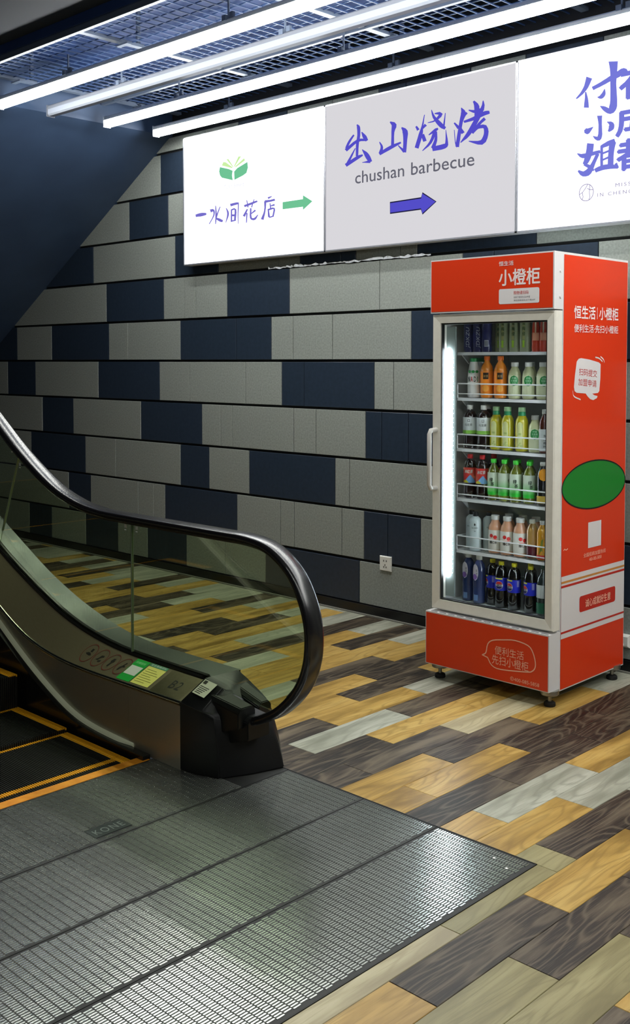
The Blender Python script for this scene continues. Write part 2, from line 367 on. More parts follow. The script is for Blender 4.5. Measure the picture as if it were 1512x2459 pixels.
mb = MB(); mb.box(-9.5, 2.1, 4.667, 4.695, 0, .058)
tag(mb.build('baseboard_back', mat('baseboard_black', (16, 17, 19), .35)), 'low black skirting along the foot of the panelled wall', 'baseboard', kind='structure')
mb = MB(); mb.box(-9.5, 2.1, 4.655, 4.667, 0, .008)
tag(mb.build('trim_1', mat('bead_grey', (120, 120, 112), .6)), 'thin grey bead between plank floor and black skirting', 'trim', kind='structure')

# ------------------------------------------------------------------ ceiling: slab, wire-mesh trays, sloping soffit
ceilm = noisy('ceiling_blue_black', (32, 58, 110), (37, 66, 122), 6, .6)
wirem = mat('mesh_wire', (46, 70, 112), .5, .0)
railm = mat('ceiling_rail', (92, 104, 124), .45, .0)
mb = MB(); mb.box(-7.2, 2.2, 3.10, 4.80, 3.40, 3.48)
ceil = mb.build('ceiling', ceilm); tag(ceil, 'dark blue ceiling with wire mesh trays', 'ceiling', kind='structure')
p = MB(); p.box(-9.6, 2.2, -1.6, 3.10, 3.27, 3.48); p.build('bulkhead', mat('bulkhead_black', (26, 36, 50), .75), ceil)
TZ = 3.2; BARS = [-5.825, -4.74, -3.64, -2.70, -1.60, -.5, .6]
def tray(x0, x1, y0, y1):
    p = MB(); n = int((x1-x0)/.063)
    for k in range(1, n):
        x = x0 + (x1-x0)*k/n; p.box(x-.0028, x+.0028, y0, y1, TZ, TZ+.006)
    m = int((y1-y0)/.075)
    for k in range(1, m):
        y = y0 + (y1-y0)*k/m; p.box(x0, x1, y-.0022, y+.0022, TZ+.006, TZ+.011)
    return tag(p.build('mesh_panel', wirem, ceil, fix=False), kind='stuff')
for a, b in zip(BARS[:6], BARS[1:]):
    tray(a + .02, b - .02, 3.135, 3.70); tray(a + .02, b - .02, 3.71, 4.10); tray(a + .02, b - .02, 4.13, 4.66)
for x in BARS:
    p = MB(); p.box(x-.020, x+.020, 3.13, 4.66, TZ-.006, TZ+.012); p.box(x-.05, x+.05, 3.40, 3.43, TZ-.014, TZ-.006); p.box(x-.05, x+.05, 4.30, 4.33, TZ-.014, TZ-.006)
    p.box(x-.008, x+.008, 3.5, 3.52, TZ, 3.40); p.box(x-.008, x+.008, 4.4, 4.42, TZ, 3.40)
    p.build('cross_bar', railm, ceil)
for y in (3.125, 4.115):
    p = MB(); p.box(-5.98, 2.0, y-.012, y+.012, TZ-.012, TZ+.02); p.box(-5.98, 2.0, y-.012, y-.008, TZ+.02, TZ+.05)
    p.build('edge_rail', railm, ceil)
p = MB(); p.box(-5.98, 2.1, 3.10, 3.112, TZ+.02, 3.40); p.build('fascia', ceilm, ceil)
mb = MB()
sx = [-5.95, -9.6]
mb.prism([(sx[0], SOF(sx[0])), (sx[1], SOF(sx[1])), (sx[1], SOF(sx[1]) + .25), (sx[0] - .2, 3.40), (sx[0], 3.40)], lambda u, v, w: (u, w, v), 3.02, 4.70)
tag(mb.build('ceiling_sloped', noisy('soffit_blue_black', (52, 70, 98), (58, 78, 108), 3, .5)), 'dark sloping soffit descending to the left beside the panelled wall', 'ceiling', kind='structure')
mb = MB(); mb.box(-9.68, -9.6, 2.6, 4.8, -.09, 1.4)
tag(mb.build('wall_left', mat('wall_dark', (24, 28, 34), .8)), 'dark end wall below the low end of the soffit', 'wall', kind='structure')

# ------------------------------------------------------------------ linear ceiling lamps
white_al = mat('lamp_housing_white', (208, 212, 218), .35, .0)
tubeem = emis('lamp_diffuser_lit', (252, 253, 248), TUBE)
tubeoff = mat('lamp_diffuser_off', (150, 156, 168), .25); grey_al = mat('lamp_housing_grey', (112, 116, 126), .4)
def lamp(y, x0, x1, lit, label):
    t = thing('linear_lamp', label, 'lamp', (x0, y, 3.05), 'linear lamps under the ceiling')
    L_ = x1 - x0
    h = MB(); h.prism([(-.0265,.018),(.0265,.018),(.026,.036),(.018,.044),(-.018,.044),(-.026,.036)], lambda u, v, w: (w, u, v), 0, L_)
    (h.box(0, L_, .0272, .0292, -.018, .03) if y > 3.9 else None); h.build('housing', white_al if lit else grey_al, t)  # lip added on the unseen side to keep lamp light off the wall
    d = MB(); d.prism([(-.027,.018),(-.027,-.012),(-.018,-.022),(.018,-.022),(.027,-.012),(.027,.018)], lambda u, v, w: (w, u, v), .006, L_ - .006)
    d.build('diffuser', tubeem if lit else tubeoff, t)
    for x in (0, L_):
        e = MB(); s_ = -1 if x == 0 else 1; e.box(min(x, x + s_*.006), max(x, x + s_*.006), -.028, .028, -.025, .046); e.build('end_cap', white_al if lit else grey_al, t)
    k = .75
    while k < L_:
        b = MB(); b.box(k-.016, k+.012, -.03, .03, .036, .062); b.box(k-.004, k+.004, -.004, .004, .062, .155); b.box(k+.03, k+.055, -.024, -.01, .044, .07)
        b.build('hanger', railm, t); k += 1.35
    return t
lamp(3.335, -7.0 + 1.1, 1.6, True, 'lit white linear lamp nearest the escalator, running past the left frame edge')
lamp(3.665, -5.86, 1.6, False, 'unlit white linear lamp hanging between the lit ones')
lamp(4.085, -5.86, 1.6, True, 'lit white linear lamp between the unlit lamp and the lamp by the wall')
lamp(4.485, -5.86, 1.6, True, 'lit white linear lamp closest to the wall above the signs')

# two unseen lamps, added to brighten the cabinet front
lamp(1.75, .1, 1.7, True, 'unseen linear lamp added as fill light beyond the right frame edge')
lamp(.55, -2.1, 1.6, True, 'unseen linear lamp added as fill light above the camera')

# ------------------------------------------------------------------ light box signs
SHAPES = {"brush2":[[[-4132,2860],[-4130,2854],[-4129,2849],[-4129,2843],[-4127,2831],[-4126,2815],[-4126,2799],[-4129,2783],[-4133,2766],[-4136,2747],[-4137,2726],[-4137,2703],[-4137,2681],[-4119,2678],[-4117,2700],[-4116,2723],[-4114,2743],[-4111,2761],[-4106,2777],[-4103,2794],[-4102,2811],[-4102,2828],[-4104,2843],[-4110,2853],[-4118,2858],[-4124,2862]],[[-4157,2809],[-4170,2799],[-4182,2789],[-4194,2778],[-4204,2766],[-4212,2754],[-4220,2741],[-4203,2733],[-4195,2746],[-4187,2758],[-4178,2769],[-4169,2780],[-4158,2791],[-4147,2802]],[[-4207,2718],[-4176,2734],[-4145,2750],[-4119,2760],[-4097,2762],[-4075,2759],[-4052,2756],[-4052,2769],[-4075,2773],[-4099,2777],[-4128,2776],[-4159,2765],[-4192,2749],[-4224,2734]],[[-4095,2812],[-4091,2801],[-4088,2790],[-4083,2779],[-4077,2771],[-4070,2763],[-4062,2755],[-4042,2761],[-4047,2769],[-4051,2778],[-4057,2787],[-4067,2796],[-4078,2805],[-4089,2814]],[[-4144,2729],[-4158,2713],[-4172,2698],[-4184,2683],[-4196,2670],[-4207,2657],[-4218,2645],[-4200,2635],[-4190,2648],[-4180,2661],[-4170,2676],[-4159,2692],[-4149,2709],[-4138,2726]],[[-4208,2630],[-4175,2642],[-4142,2654],[-4117,2663],[-4101,2669],[-4091,2673],[-4081,2677],[-4086,2686],[-4098,2685],[-4111,2685],[-4130,2681],[-4157,2672],[-4190,2660],[-4223,2648]],[[-4090,2713],[-4082,2698],[-4074,2684],[-4067,2671],[-4058,2658],[-4047,2645],[-4036,2631],[-4012,2637],[-4019,2652],[-4027,2667],[-4038,2681],[-4052,2694],[-4069,2704],[-4086,2714]],[[-4027,2645],[-4047,2644],[-4067,2642],[-4088,2641],[-4087,2638],[-4066,2635],[-4045,2631],[-4025,2628]],[[-3882,2835],[-3874,2825],[-3868,2817],[-3868,2814],[-3868,2810],[-3869,2798],[-3870,2781],[-3870,2757],[-3871,2730],[-3872,2703],[-3850,2700],[-3850,2727],[-3850,2754],[-3848,2776],[-3842,2790],[-3834,2801],[-3833,2817],[-3847,2831],[-3864,2836],[-3878,2840]],[[-3960,2737],[-3955,2726],[-3950,2716],[-3949,2707],[-3951,2698],[-3957,2688],[-3963,2676],[-3941,2668],[-3936,2680],[-3931,2692],[-3930,2705],[-3936,2718],[-3945,2728],[-3954,2738]],[[-3952,2662],[-3922,2671],[-3892,2679],[-3865,2687],[-3842,2694],[-3820,2701],[-3798,2708],[-3803,2717],[-3827,2714],[-3851,2711],[-3877,2706],[-3905,2698],[-3935,2688],[-3964,2678]],[[-3799,2792],[-3794,2782],[-3790,2773],[-3790,2767],[-3787,2756],[-3785,2741],[-3784,2723],[-3784,2702],[-3786,2680],[-3787,2657],[-3763,2652],[-3760,2675],[-3758,2697],[-3756,2718],[-3753,2736],[-3750,2753],[-3753,2770],[-3766,2784],[-3781,2791],[-3794,2796]],[[-3823,2698],[-3810,2683],[-3796,2668],[-3783,2653],[-3767,2663],[-3785,2676],[-3802,2688],[-3819,2701]],[[-3699,2783],[-3695,2775],[-3691,2768],[-3687,2759],[-3669,2765],[-3676,2773],[-3682,2780],[-3689,2787]],[[-3638,2839],[-3644,2819],[-3650,2798],[-3656,2780],[-3662,2767],[-3668,2755],[-3675,2741],[-3683,2720],[-3693,2696],[-3703,2671],[-3676,2661],[-3666,2686],[-3656,2710],[-3648,2732],[-3645,2748],[-3645,2761],[-3643,2776],[-3640,2796],[-3637,2817],[-3633,2838]],[[-3634,2790],[-3641,2782],[-3649,2775],[-3657,2766],[-3650,2760],[-3639,2766],[-3629,2772],[-3618,2777]],[[-3661,2733],[-3655,2720],[-3649,2706],[-3643,2693],[-3620,2696],[-3626,2710],[-3632,2723],[-3638,2736]],[[-3590,2857],[-3588,2843],[-3585,2829],[-3579,2813],[-3566,2794],[-3550,2774],[-3534,2758],[-3521,2748],[-3510,2743],[-3499,2738],[-3489,2749],[-3497,2756],[-3504,2763],[-3513,2772],[-3528,2786],[-3547,2803],[-3563,2818],[-3572,2831],[-3579,2844],[-3586,2857]],[[-3497,2826],[-3501,2803],[-3506,2781],[-3510,2758],[-3498,2755],[-3496,2778],[-3494,2801],[-3492,2824]],[[-3567,2831],[-3549,2826],[-3533,2821],[-3536,2826],[-3539,2822],[-3552,2810],[-3566,2800],[-3580,2796],[-3597,2795],[-3614,2793],[-3613,2790],[-3596,2789],[-3577,2789],[-3560,2792],[-3540,2799],[-3521,2809],[-3512,2824],[-3531,2837],[-3550,2837],[-3567,2836]],[[-3604,2723],[-3587,2727],[-3570,2732],[-3556,2736],[-3549,2740],[-3544,2743],[-3540,2747],[-3546,2755],[-3553,2754],[-3560,2754],[-3568,2751],[-3580,2744],[-3594,2736],[-3608,2727]],[[-3573,2745],[-3582,2725],[-3591,2705],[-3602,2688],[-3616,2674],[-3633,2661],[-3651,2647],[-3647,2644],[-3626,2654],[-3605,2664],[-3586,2678],[-3572,2696],[-3561,2716],[-3551,2735]],[[-3560,2737],[-3562,2722],[-3565,2707],[-3568,2693],[-3574,2681],[-3582,2668],[-3590,2655],[-3565,2644],[-3559,2658],[-3553,2672],[-3548,2687],[-3547,2703],[-3548,2719],[-3549,2735]],[[-3578,2634],[-3548,2634],[-3518,2634],[-3494,2637],[-3480,2643],[-3474,2653],[-3475,2666],[-3478,2686],[-3484,2711],[-3489,2736],[-3492,2736],[-3492,2711],[-3492,2687],[-3494,2669],[-3497,2661],[-3498,2663],[-3505,2663],[-3526,2661],[-3555,2660],[-3585,2660]],[[-3439,2762],[-3430,2750],[-3422,2739],[-3413,2727],[-3396,2737],[-3408,2746],[-3420,2756],[-3432,2766]],[[-3392,2835],[-3391,2824],[-3390,2815],[-3392,2808],[-3393,2799],[-3397,2785],[-3401,2767],[-3406,2744],[-3411,2719],[-3416,2696],[-3420,2675],[-3424,2656],[-3427,2638],[-3403,2631],[-3400,2650],[-3396,2669],[-3393,2689],[-3388,2713],[-3384,2738],[-3379,2759],[-3371,2775],[-3362,2788],[-3359,2803],[-3366,2818],[-3378,2828],[-3388,2836]],[[-3358,2809],[-3364,2807],[-3371,2805],[-3378,2803],[-3365,2787],[-3359,2791],[-3354,2795],[-3348,2799]],[[-3407,2724],[-3400,2715],[-3393,2706],[-3386,2697],[-3367,2704],[-3374,2713],[-3381,2722],[-3388,2731]],[[-3437,2727],[-3435,2703],[-3432,2679],[-3430,2659],[-3427,2647],[-3423,2639],[-3420,2632],[-3411,2634],[-3415,2641],[-3420,2648],[-3424,2659],[-3427,2679],[-3430,2703],[-3433,2727]],[[-3343,2813],[-3329,2805],[-3314,2797],[-3296,2792],[-3277,2792],[-3260,2796],[-3243,2799],[-3250,2815],[-3267,2813],[-3284,2811],[-3299,2810],[-3311,2811],[-3326,2814],[-3341,2818]],[[-3316,2855],[-3311,2844],[-3308,2834],[-3307,2825],[-3306,2813],[-3305,2795],[-3305,2777],[-3283,2772],[-3278,2789],[-3273,2806],[-3274,2825],[-3283,2840],[-3295,2850],[-3306,2859]],[[-3253,2850],[-3256,2839],[-3258,2829],[-3264,2818],[-3276,2800],[-3293,2778],[-3310,2756],[-3326,2735],[-3341,2715],[-3355,2698],[-3369,2683],[-3382,2670],[-3395,2656],[-3391,2652],[-3372,2661],[-3353,2669],[-3334,2682],[-3316,2699],[-3299,2720],[-3284,2741],[-3268,2763],[-3254,2787],[-3243,2808],[-3241,2825],[-3244,2837],[-3248,2849]],[[-3370,2753],[-3350,2754],[-3329,2755],[-3307,2757],[-3284,2761],[-3260,2767],[-3241,2771],[-3229,2773],[-3219,2774],[-3208,2776],[-3212,2791],[-3223,2793],[-3235,2794],[-3251,2793],[-3272,2788],[-3295,2781],[-3316,2775],[-3336,2771],[-3355,2768],[-3375,2765]],[[-3245,2763],[-3257,2756],[-3269,2748],[-3282,2739],[-3296,2726],[-3311,2711],[-3325,2697],[-3312,2687],[-3297,2701],[-3282,2715],[-3268,2727],[-3256,2736],[-3244,2742],[-3232,2749]],[[-3308,2691],[-3298,2698],[-3288,2705],[-3278,2709],[-3265,2709],[-3251,2708],[-3247,2706],[-3245,2701],[-3244,2689],[-3245,2677],[-3250,2665],[-3258,2653],[-3265,2648],[-3282,2647],[-3310,2651],[-3340,2656],[-3341,2652],[-3313,2640],[-3283,2628],[-3254,2623],[-3232,2634],[-3222,2652],[-3217,2669],[-3215,2685],[-3219,2703],[-3230,2720],[-3250,2727],[-3269,2727],[-3286,2724],[-3300,2718],[-3311,2711],[-3322,2704]]],"arrow2":[[-3878,2389],[-3656,2392],[-3648,2418],[-3554,2361],[-3647,2303],[-3657,2331],[-3877,2329]],"brush3":[[[-2653,2862],[-2657,2847],[-2661,2832],[-2665,2820],[-2671,2810],[-2677,2801],[-2684,2792],[-2692,2784],[-2700,2777],[-2709,2769],[-2704,2764],[-2693,2769],[-2683,2775],[-2672,2781],[-2662,2789],[-2653,2797],[-2644,2807],[-2636,2820],[-2629,2834],[-2622,2847]],[[-2659,2791],[-2660,2778],[-2660,2765],[-2661,2753],[-2663,2741],[-2664,2729],[-2665,2717],[-2638,2712],[-2639,2724],[-2640,2737],[-2642,2750],[-2645,2764],[-2649,2777],[-2653,2790]],[[-2615,2791],[-2598,2796],[-2581,2800],[-2565,2805],[-2550,2809],[-2536,2814],[-2522,2818],[-2507,2822],[-2493,2825],[-2479,2829],[-2466,2835],[-2457,2841],[-2454,2844],[-2452,2845],[-2445,2843],[-2436,2839],[-2434,2841],[-2438,2849],[-2444,2859],[-2458,2866],[-2473,2865],[-2484,2860],[-2495,2855],[-2507,2850],[-2521,2845],[-2535,2840],[-2548,2834],[-2562,2829],[-2576,2823],[-2591,2818],[-2607,2813],[-2624,2808]],[[-2537,2911],[-2533,2893],[-2530,2876],[-2528,2859],[-2527,2843],[-2527,2826],[-2527,2806],[-2526,2780],[-2526,2753],[-2526,2730],[-2527,2716],[-2529,2708],[-2531,2702],[-2532,2696],[-2532,2692],[-2528,2691],[-2530,2691],[-2540,2697],[-2550,2703],[-2560,2707],[-2569,2709],[-2578,2711],[-2579,2709],[-2574,2702],[-2568,2694],[-2562,2687],[-2553,2679],[-2541,2670],[-2525,2664],[-2508,2667],[-2498,2676],[-2493,2685],[-2490,2696],[-2490,2708],[-2490,2724],[-2492,2748],[-2494,2776],[-2496,2800],[-2495,2819],[-2494,2835],[-2492,2852],[-2491,2870],[-2490,2887],[-2489,2903]],[[-2557,2787],[-2562,2780],[-2567,2773],[-2571,2768],[-2574,2766],[-2577,2763],[-2580,2760],[-2582,2759],[-2587,2757],[-2593,2756],[-2593,2753],[-2588,2749],[-2581,2745],[-2572,2743],[-2564,2745],[-2557,2750],[-2552,2757],[-2550,2766],[-2552,2776],[-2554,2786]],[[-2594,2667],[-2591,2653],[-2588,2639],[-2586,2625],[-2586,2609],[-2586,2593],[-2587,2580],[-2589,2573],[-2591,2568],[-2591,2568],[-2588,2568],[-2592,2568],[-2598,2570],[-2603,2571],[-2608,2573],[-2614,2575],[-2615,2573],[-2612,2569],[-2609,2564],[-2605,2559],[-2599,2554],[-2591,2549],[-2578,2548],[-2570,2555],[-2567,2564],[-2565,2576],[-2566,2590],[-2567,2607],[-2568,2623],[-2568,2637],[-2568,2651],[-2567,2664]],[[-2615,2618],[-2624,2617],[-2633,2616],[-2641,2615],[-2646,2615],[-2650,2617],[-2652,2617],[-2654,2615],[-2658,2612],[-2662,2609],[-2661,2597],[-2656,2593],[-2650,2589],[-2643,2587],[-2637,2589],[-2632,2592],[-2628,2597],[-2623,2603],[-2618,2610],[-2613,2616]],[[-2542,2629],[-2535,2622],[-2530,2615],[-2529,2612],[-2531,2611],[-2532,2608],[-2532,2605],[-2532,2601],[-2534,2594],[-2537,2587],[-2530,2581],[-2522,2583],[-2514,2586],[-2506,2591],[-2503,2600],[-2503,2611],[-2509,2622],[-2521,2629],[-2532,2630],[-2541,2631]],[[-2645,2545],[-2647,2535],[-2648,2525],[-2649,2515],[-2652,2501],[-2657,2485],[-2660,2472],[-2662,2464],[-2665,2458],[-2668,2451],[-2654,2440],[-2647,2444],[-2639,2449],[-2632,2458],[-2625,2471],[-2618,2488],[-2613,2503],[-2611,2516],[-2610,2527],[-2609,2537]],[[-2664,2442],[-2652,2434],[-2641,2427],[-2631,2421],[-2624,2416],[-2618,2412],[-2611,2407],[-2605,2412],[-2609,2419],[-2613,2426],[-2620,2434],[-2632,2441],[-2645,2447],[-2657,2454]],[[-2699,2501],[-2692,2493],[-2684,2484],[-2671,2477],[-2656,2475],[-2642,2478],[-2628,2480],[-2611,2482],[-2592,2485],[-2573,2488],[-2577,2503],[-2597,2502],[-2616,2500],[-2634,2499],[-2649,2498],[-2661,2498],[-2669,2498],[-2677,2498],[-2686,2501],[-2697,2504]],[[-2597,2492],[-2603,2479],[-2610,2466],[-2618,2453],[-2627,2440],[-2638,2428],[-2647,2420],[-2653,2417],[-2658,2415],[-2663,2413],[-2668,2414],[-2678,2418],[-2689,2423],[-2695,2417],[-2688,2407],[-2680,2397],[-2667,2389],[-2651,2387],[-2635,2389],[-2622,2398],[-2613,2412],[-2606,2428],[-2600,2443],[-2593,2457],[-2586,2470],[-2579,2483]],[[-2575,2521],[-2575,2489],[-2575,2457],[-2574,2425],[-2559,2423],[-2560,2455],[-2560,2487],[-2561,2518]],[[-2567,2509],[-2554,2512],[-2540,2514],[-2528,2517],[-2516,2519],[-2505,2521],[-2494,2523],[-2503,2546],[-2514,2544],[-2526,2542],[-2538,2539],[-2550,2534],[-2563,2529],[-2575,2523]],[[-2526,2538],[-2528,2524],[-2531,2510],[-2532,2493],[-2534,2471],[-2535,2445],[-2536,2420],[-2506,2415],[-2505,2440],[-2505,2465],[-2503,2486],[-2500,2502],[-2497,2514],[-2493,2527]],[[-2564,2480],[-2550,2483],[-2536,2486],[-2522,2490],[-2526,2499],[-2540,2495],[-2554,2492],[-2568,2489]],[[-2564,2449],[-2550,2453],[-2537,2456],[-2524,2460],[-2528,2469],[-2541,2465],[-2555,2461],[-2568,2458]],[[-2597,2399],[-2585,2402],[-2573,2404],[-2562,2406],[-2549,2407],[-2536,2407],[-2522,2407],[-2509,2406],[-2496,2405],[-2482,2403],[-2481,2418],[-2494,2422],[-2509,2427],[-2524,2430],[-2539,2431],[-2554,2431],[-2569,2429],[-2583,2426],[-2595,2422],[-2607,2417]],[[-2501,2427],[-2495,2420],[-2489,2413],[-2482,2406],[-2477,2408],[-2480,2416],[-2484,2424],[-2487,2433]]],"brush1":[[[-5582,2468],[-5562,2468],[-5542,2467],[-5523,2467],[-5506,2468],[-5488,2470],[-5471,2472],[-5473,2485],[-5492,2488],[-5511,2490],[-5530,2491],[-5549,2490],[-5568,2488],[-5587,2485]],[[-5427,2483],[-5415,2486],[-5406,2488],[-5406,2490],[-5402,2485],[-5400,2474],[-5404,2461],[-5415,2445],[-5431,2428],[-5448,2410],[-5441,2407],[-5423,2424],[-5406,2441],[-5392,2457],[-5386,2472],[-5385,2485],[-5390,2498],[-5407,2505],[-5424,2505],[-5437,2505]],[[-5382,2524],[-5382,2504],[-5382,2484],[-5382,2464],[-5382,2444],[-5383,2423],[-5383,2403],[-5375,2402],[-5371,2422],[-5367,2442],[-5365,2462],[-5367,2483],[-5370,2503],[-5374,2523]],[[-5336,2514],[-5349,2496],[-5361,2479],[-5370,2464],[-5374,2455],[-5373,2449],[-5373,2444],[-5365,2443],[-5363,2448],[-5361,2452],[-5357,2460],[-5350,2475],[-5339,2493],[-5329,2511]],[[-5373,2434],[-5363,2428],[-5352,2422],[-5341,2417],[-5330,2413],[-5320,2411],[-5310,2409],[-5303,2422],[-5312,2425],[-5320,2429],[-5329,2433],[-5340,2437],[-5352,2440],[-5364,2444]],[[-5276,2497],[-5270,2484],[-5265,2471],[-5263,2459],[-5266,2443],[-5273,2423],[-5280,2403],[-5275,2402],[-5263,2420],[-5250,2439],[-5244,2457],[-5248,2473],[-5259,2486],[-5269,2498]],[[-5228,2503],[-5211,2505],[-5194,2507],[-5180,2508],[-5168,2509],[-5158,2510],[-5148,2510],[-5150,2521],[-5160,2523],[-5172,2524],[-5185,2524],[-5201,2523],[-5218,2522],[-5235,2521]],[[-5158,2522],[-5159,2500],[-5160,2478],[-5161,2455],[-5161,2432],[-5160,2409],[-5160,2386],[-5154,2385],[-5153,2408],[-5153,2432],[-5152,2454],[-5150,2476],[-5149,2498],[-5147,2520]],[[-5227,2480],[-5227,2456],[-5228,2432],[-5228,2407],[-5213,2406],[-5213,2431],[-5213,2455],[-5213,2479]],[[-5223,2476],[-5206,2477],[-5193,2479],[-5191,2478],[-5190,2461],[-5194,2435],[-5197,2408],[-5178,2406],[-5175,2432],[-5171,2459],[-5174,2480],[-5193,2490],[-5212,2487],[-5227,2484]],[[-5220,2439],[-5211,2438],[-5202,2437],[-5192,2436],[-5192,2450],[-5202,2450],[-5211,2451],[-5220,2452]],[[-5226,2402],[-5210,2404],[-5193,2405],[-5176,2407],[-5180,2415],[-5197,2414],[-5213,2413],[-5230,2412]],[[-5093,2485],[-5072,2488],[-5052,2491],[-5031,2494],[-5010,2498],[-4990,2502],[-4970,2506],[-4976,2516],[-4997,2514],[-5018,2511],[-5039,2508],[-5059,2505],[-5080,2502],[-5101,2499]],[[-5077,2527],[-5073,2512],[-5070,2497],[-5067,2481],[-5054,2481],[-5059,2497],[-5064,2512],[-5069,2528]],[[-5006,2527],[-5015,2512],[-5024,2496],[-5033,2479],[-5022,2476],[-5015,2493],[-5007,2509],[-4999,2525]],[[-5072,2473],[-5085,2460],[-5098,2446],[-5112,2432],[-5090,2423],[-5080,2439],[-5071,2453],[-5061,2468]],[[-5078,2447],[-5079,2427],[-5080,2406],[-5081,2385],[-5072,2384],[-5069,2405],[-5067,2425],[-5065,2446]],[[-5042,2474],[-5044,2452],[-5046,2430],[-5044,2411],[-5031,2399],[-5012,2394],[-4994,2395],[-4981,2403],[-4973,2414],[-4965,2424],[-4971,2427],[-4983,2419],[-4995,2412],[-5004,2409],[-5012,2408],[-5020,2409],[-5026,2414],[-5029,2429],[-5028,2450],[-5028,2473]],[[-4997,2461],[-5010,2453],[-5024,2446],[-5037,2438],[-5033,2434],[-5017,2439],[-5001,2445],[-4986,2451]],[[-4871,2513],[-4860,2517],[-4850,2521],[-4839,2525],[-4842,2529],[-4855,2528],[-4867,2527],[-4880,2525]],[[-4903,2493],[-4887,2493],[-4871,2494],[-4855,2494],[-4839,2495],[-4825,2496],[-4810,2497],[-4815,2510],[-4829,2509],[-4843,2508],[-4858,2507],[-4873,2508],[-4890,2509],[-4906,2510]],[[-4911,2504],[-4910,2483],[-4909,2463],[-4912,2444],[-4920,2427],[-4931,2411],[-4942,2395],[-4916,2387],[-4910,2404],[-4903,2422],[-4898,2441],[-4894,2461],[-4892,2481],[-4890,2501]],[[-4861,2486],[-4860,2475],[-4859,2465],[-4858,2454],[-4846,2454],[-4848,2465],[-4850,2475],[-4852,2486]],[[-4851,2466],[-4838,2466],[-4826,2466],[-4813,2467],[-4818,2479],[-4830,2476],[-4841,2474],[-4853,2472]],[[-4880,2452],[-4878,2435],[-4877,2417],[-4875,2400],[-4856,2400],[-4860,2417],[-4864,2434],[-4868,2451]],[[-4872,2442],[-4851,2444],[-4832,2447],[-4826,2447],[-4826,2438],[-4831,2422],[-4837,2404],[-4823,2401],[-4817,2418],[-4811,2436],[-4813,2452],[-4834,2458],[-4856,2455],[-4876,2453]],[[-4864,2395],[-4850,2396],[-4836,2398],[-4821,2399],[-4825,2408],[-4839,2406],[-4853,2404],[-4867,2402]]],"arrow1":[[-4744,2481],[-4567,2481],[-4566,2504],[-4487,2460],[-4566,2416],[-4567,2435],[-4744,2437]],"book":[[[-5333,2770],[-5247,2747],[-5208,2731],[-5214,2702],[-5207,2670],[-5314,2699],[-5333,2717],[-5341,2743]],[[-5066,2769],[-5061,2733],[-5075,2701],[-5107,2689],[-5191,2670],[-5193,2724],[-5163,2742]]],"pages":[[[-5299,2799],[-5275,2794],[-5205,2751],[-5216,2749],[-5314,2778]],[[-5268,2811],[-5249,2812],[-5198,2753],[-5209,2756]],[[-5151,2815],[-5125,2813],[-5189,2754],[-5196,2757]],[[-5098,2797],[-5088,2782],[-5176,2750],[-5186,2754]]],"bubble_base":[[-2766,173],[-2745,186],[-2735,227],[-2709,249],[-2649,262],[-2590,270],[-2524,260],[-2499,234],[-2486,193],[-2488,168],[-2502,151],[-2530,142],[-2663,126],[-2712,135],[-2735,166]],"bubble_side":[[4153,1510],[4172,1513],[4243,1507],[4328,1494],[4344,1486],[4343,1424],[4335,1365],[4322,1356],[4272,1354],[4291,1347],[4320,1342],[4313,1333],[4282,1325],[4255,1330],[4233,1342],[4215,1356],[4137,1361],[4120,1369],[4115,1387],[4122,1438],[4136,1498]],"sticker":[[4196,445],[4490,442],[4497,434],[4498,383],[4483,377],[4197,382]]}
SY = 4.60
alum = mat('sign_frame_grey', (150, 152, 160), .35, .6)
frame_edge = mat('sign_side_white', (200, 202, 208), .5)
def sign(x0, x1, label, facem):
    t = thing('light_box_sign', label, 'sign', ((x0+x1)/2, 4.66, 2.15), 'light box signs along the wall')
    t.location = (x0, SY, 2.15); z1 = .862; w = x1 - x0
    b = MB(); b.box(0, w, .004, .068, 0, z1); b.build('case', frame_edge, t)
    f = MB(); f.poly([(.008, .0015, .008), (w-.008, .0015, .008), (w-.008, .0015, z1-.008), (.008, .0015, z1-.008)]); f.build('light_panel', facem, t, fix=False)
    r = MB()
    for a in ((0, w, 0, .008), (0, w, z1-.008, z1), (0, .006, 0, z1), (w-.006, w, 0, z1)): r.box(a[0], a[1], -.001, .004, a[2], a[3])
    r.build('edge_frame', alum, t)
    return t
def on_sign(x0): return lambda u, v: (u/1000 - x0, -.0005, v/1000 - 2.15)
ink_violet = emis('backlit_ink_violet', (118, 110, 202), 1.0)
ink_blue = emis('backlit_ink_blue', (84, 78, 200), 1.0)
ink_grey = emis('backlit_ink_grey', (100, 100, 112), 1.0)
ink_green = emis('backlit_ink_green', (112, 196, 150), 1.0)
ink_pale = emis('backlit_ink_pale_green', (196, 232, 160), 1.1)
ink_lilac = emis('backlit_ink_lilac', (150, 140, 180), .9)
ink_outline = emis('backlit_ink_dark', (48, 46, 90), .5)
s1 = sign(-5.715, -4.387, 'glowing white light box with green book logo and green arrow', emis('light_panel_bright', (244, 248, 255), SIGN*1.45))
s2 = sign(-4.385, -3.046, 'dimmer grey-white light box with blue brush lettering and blue arrow', emis('light_panel_dim', (232, 230, 235), .86))
s3 = sign(-3.044, -1.706, 'glowing white light box cut off by the right frame edge', emis('light_panel_white', (246, 248, 255), SIGN*1.2))
f1, f2, f3 = on_sign(-5.715), on_sign(-4.385), on_sign(-3.044)
def ribbons(key, fn):
    m = MB()
    for P in SHAPES[key]:
        n = len(P)//2; L_, R_ = P[:n], P[n:][::-1]
        m.add([fn(*p) for p in L_] + [fn(*p) for p in R_], [(i, i+1, i+1+n, i+n) for i in range(n-1)])
    return m
ribbons('brush1', f1).build('brush_lettering', ink_violet, s1, fix=False)
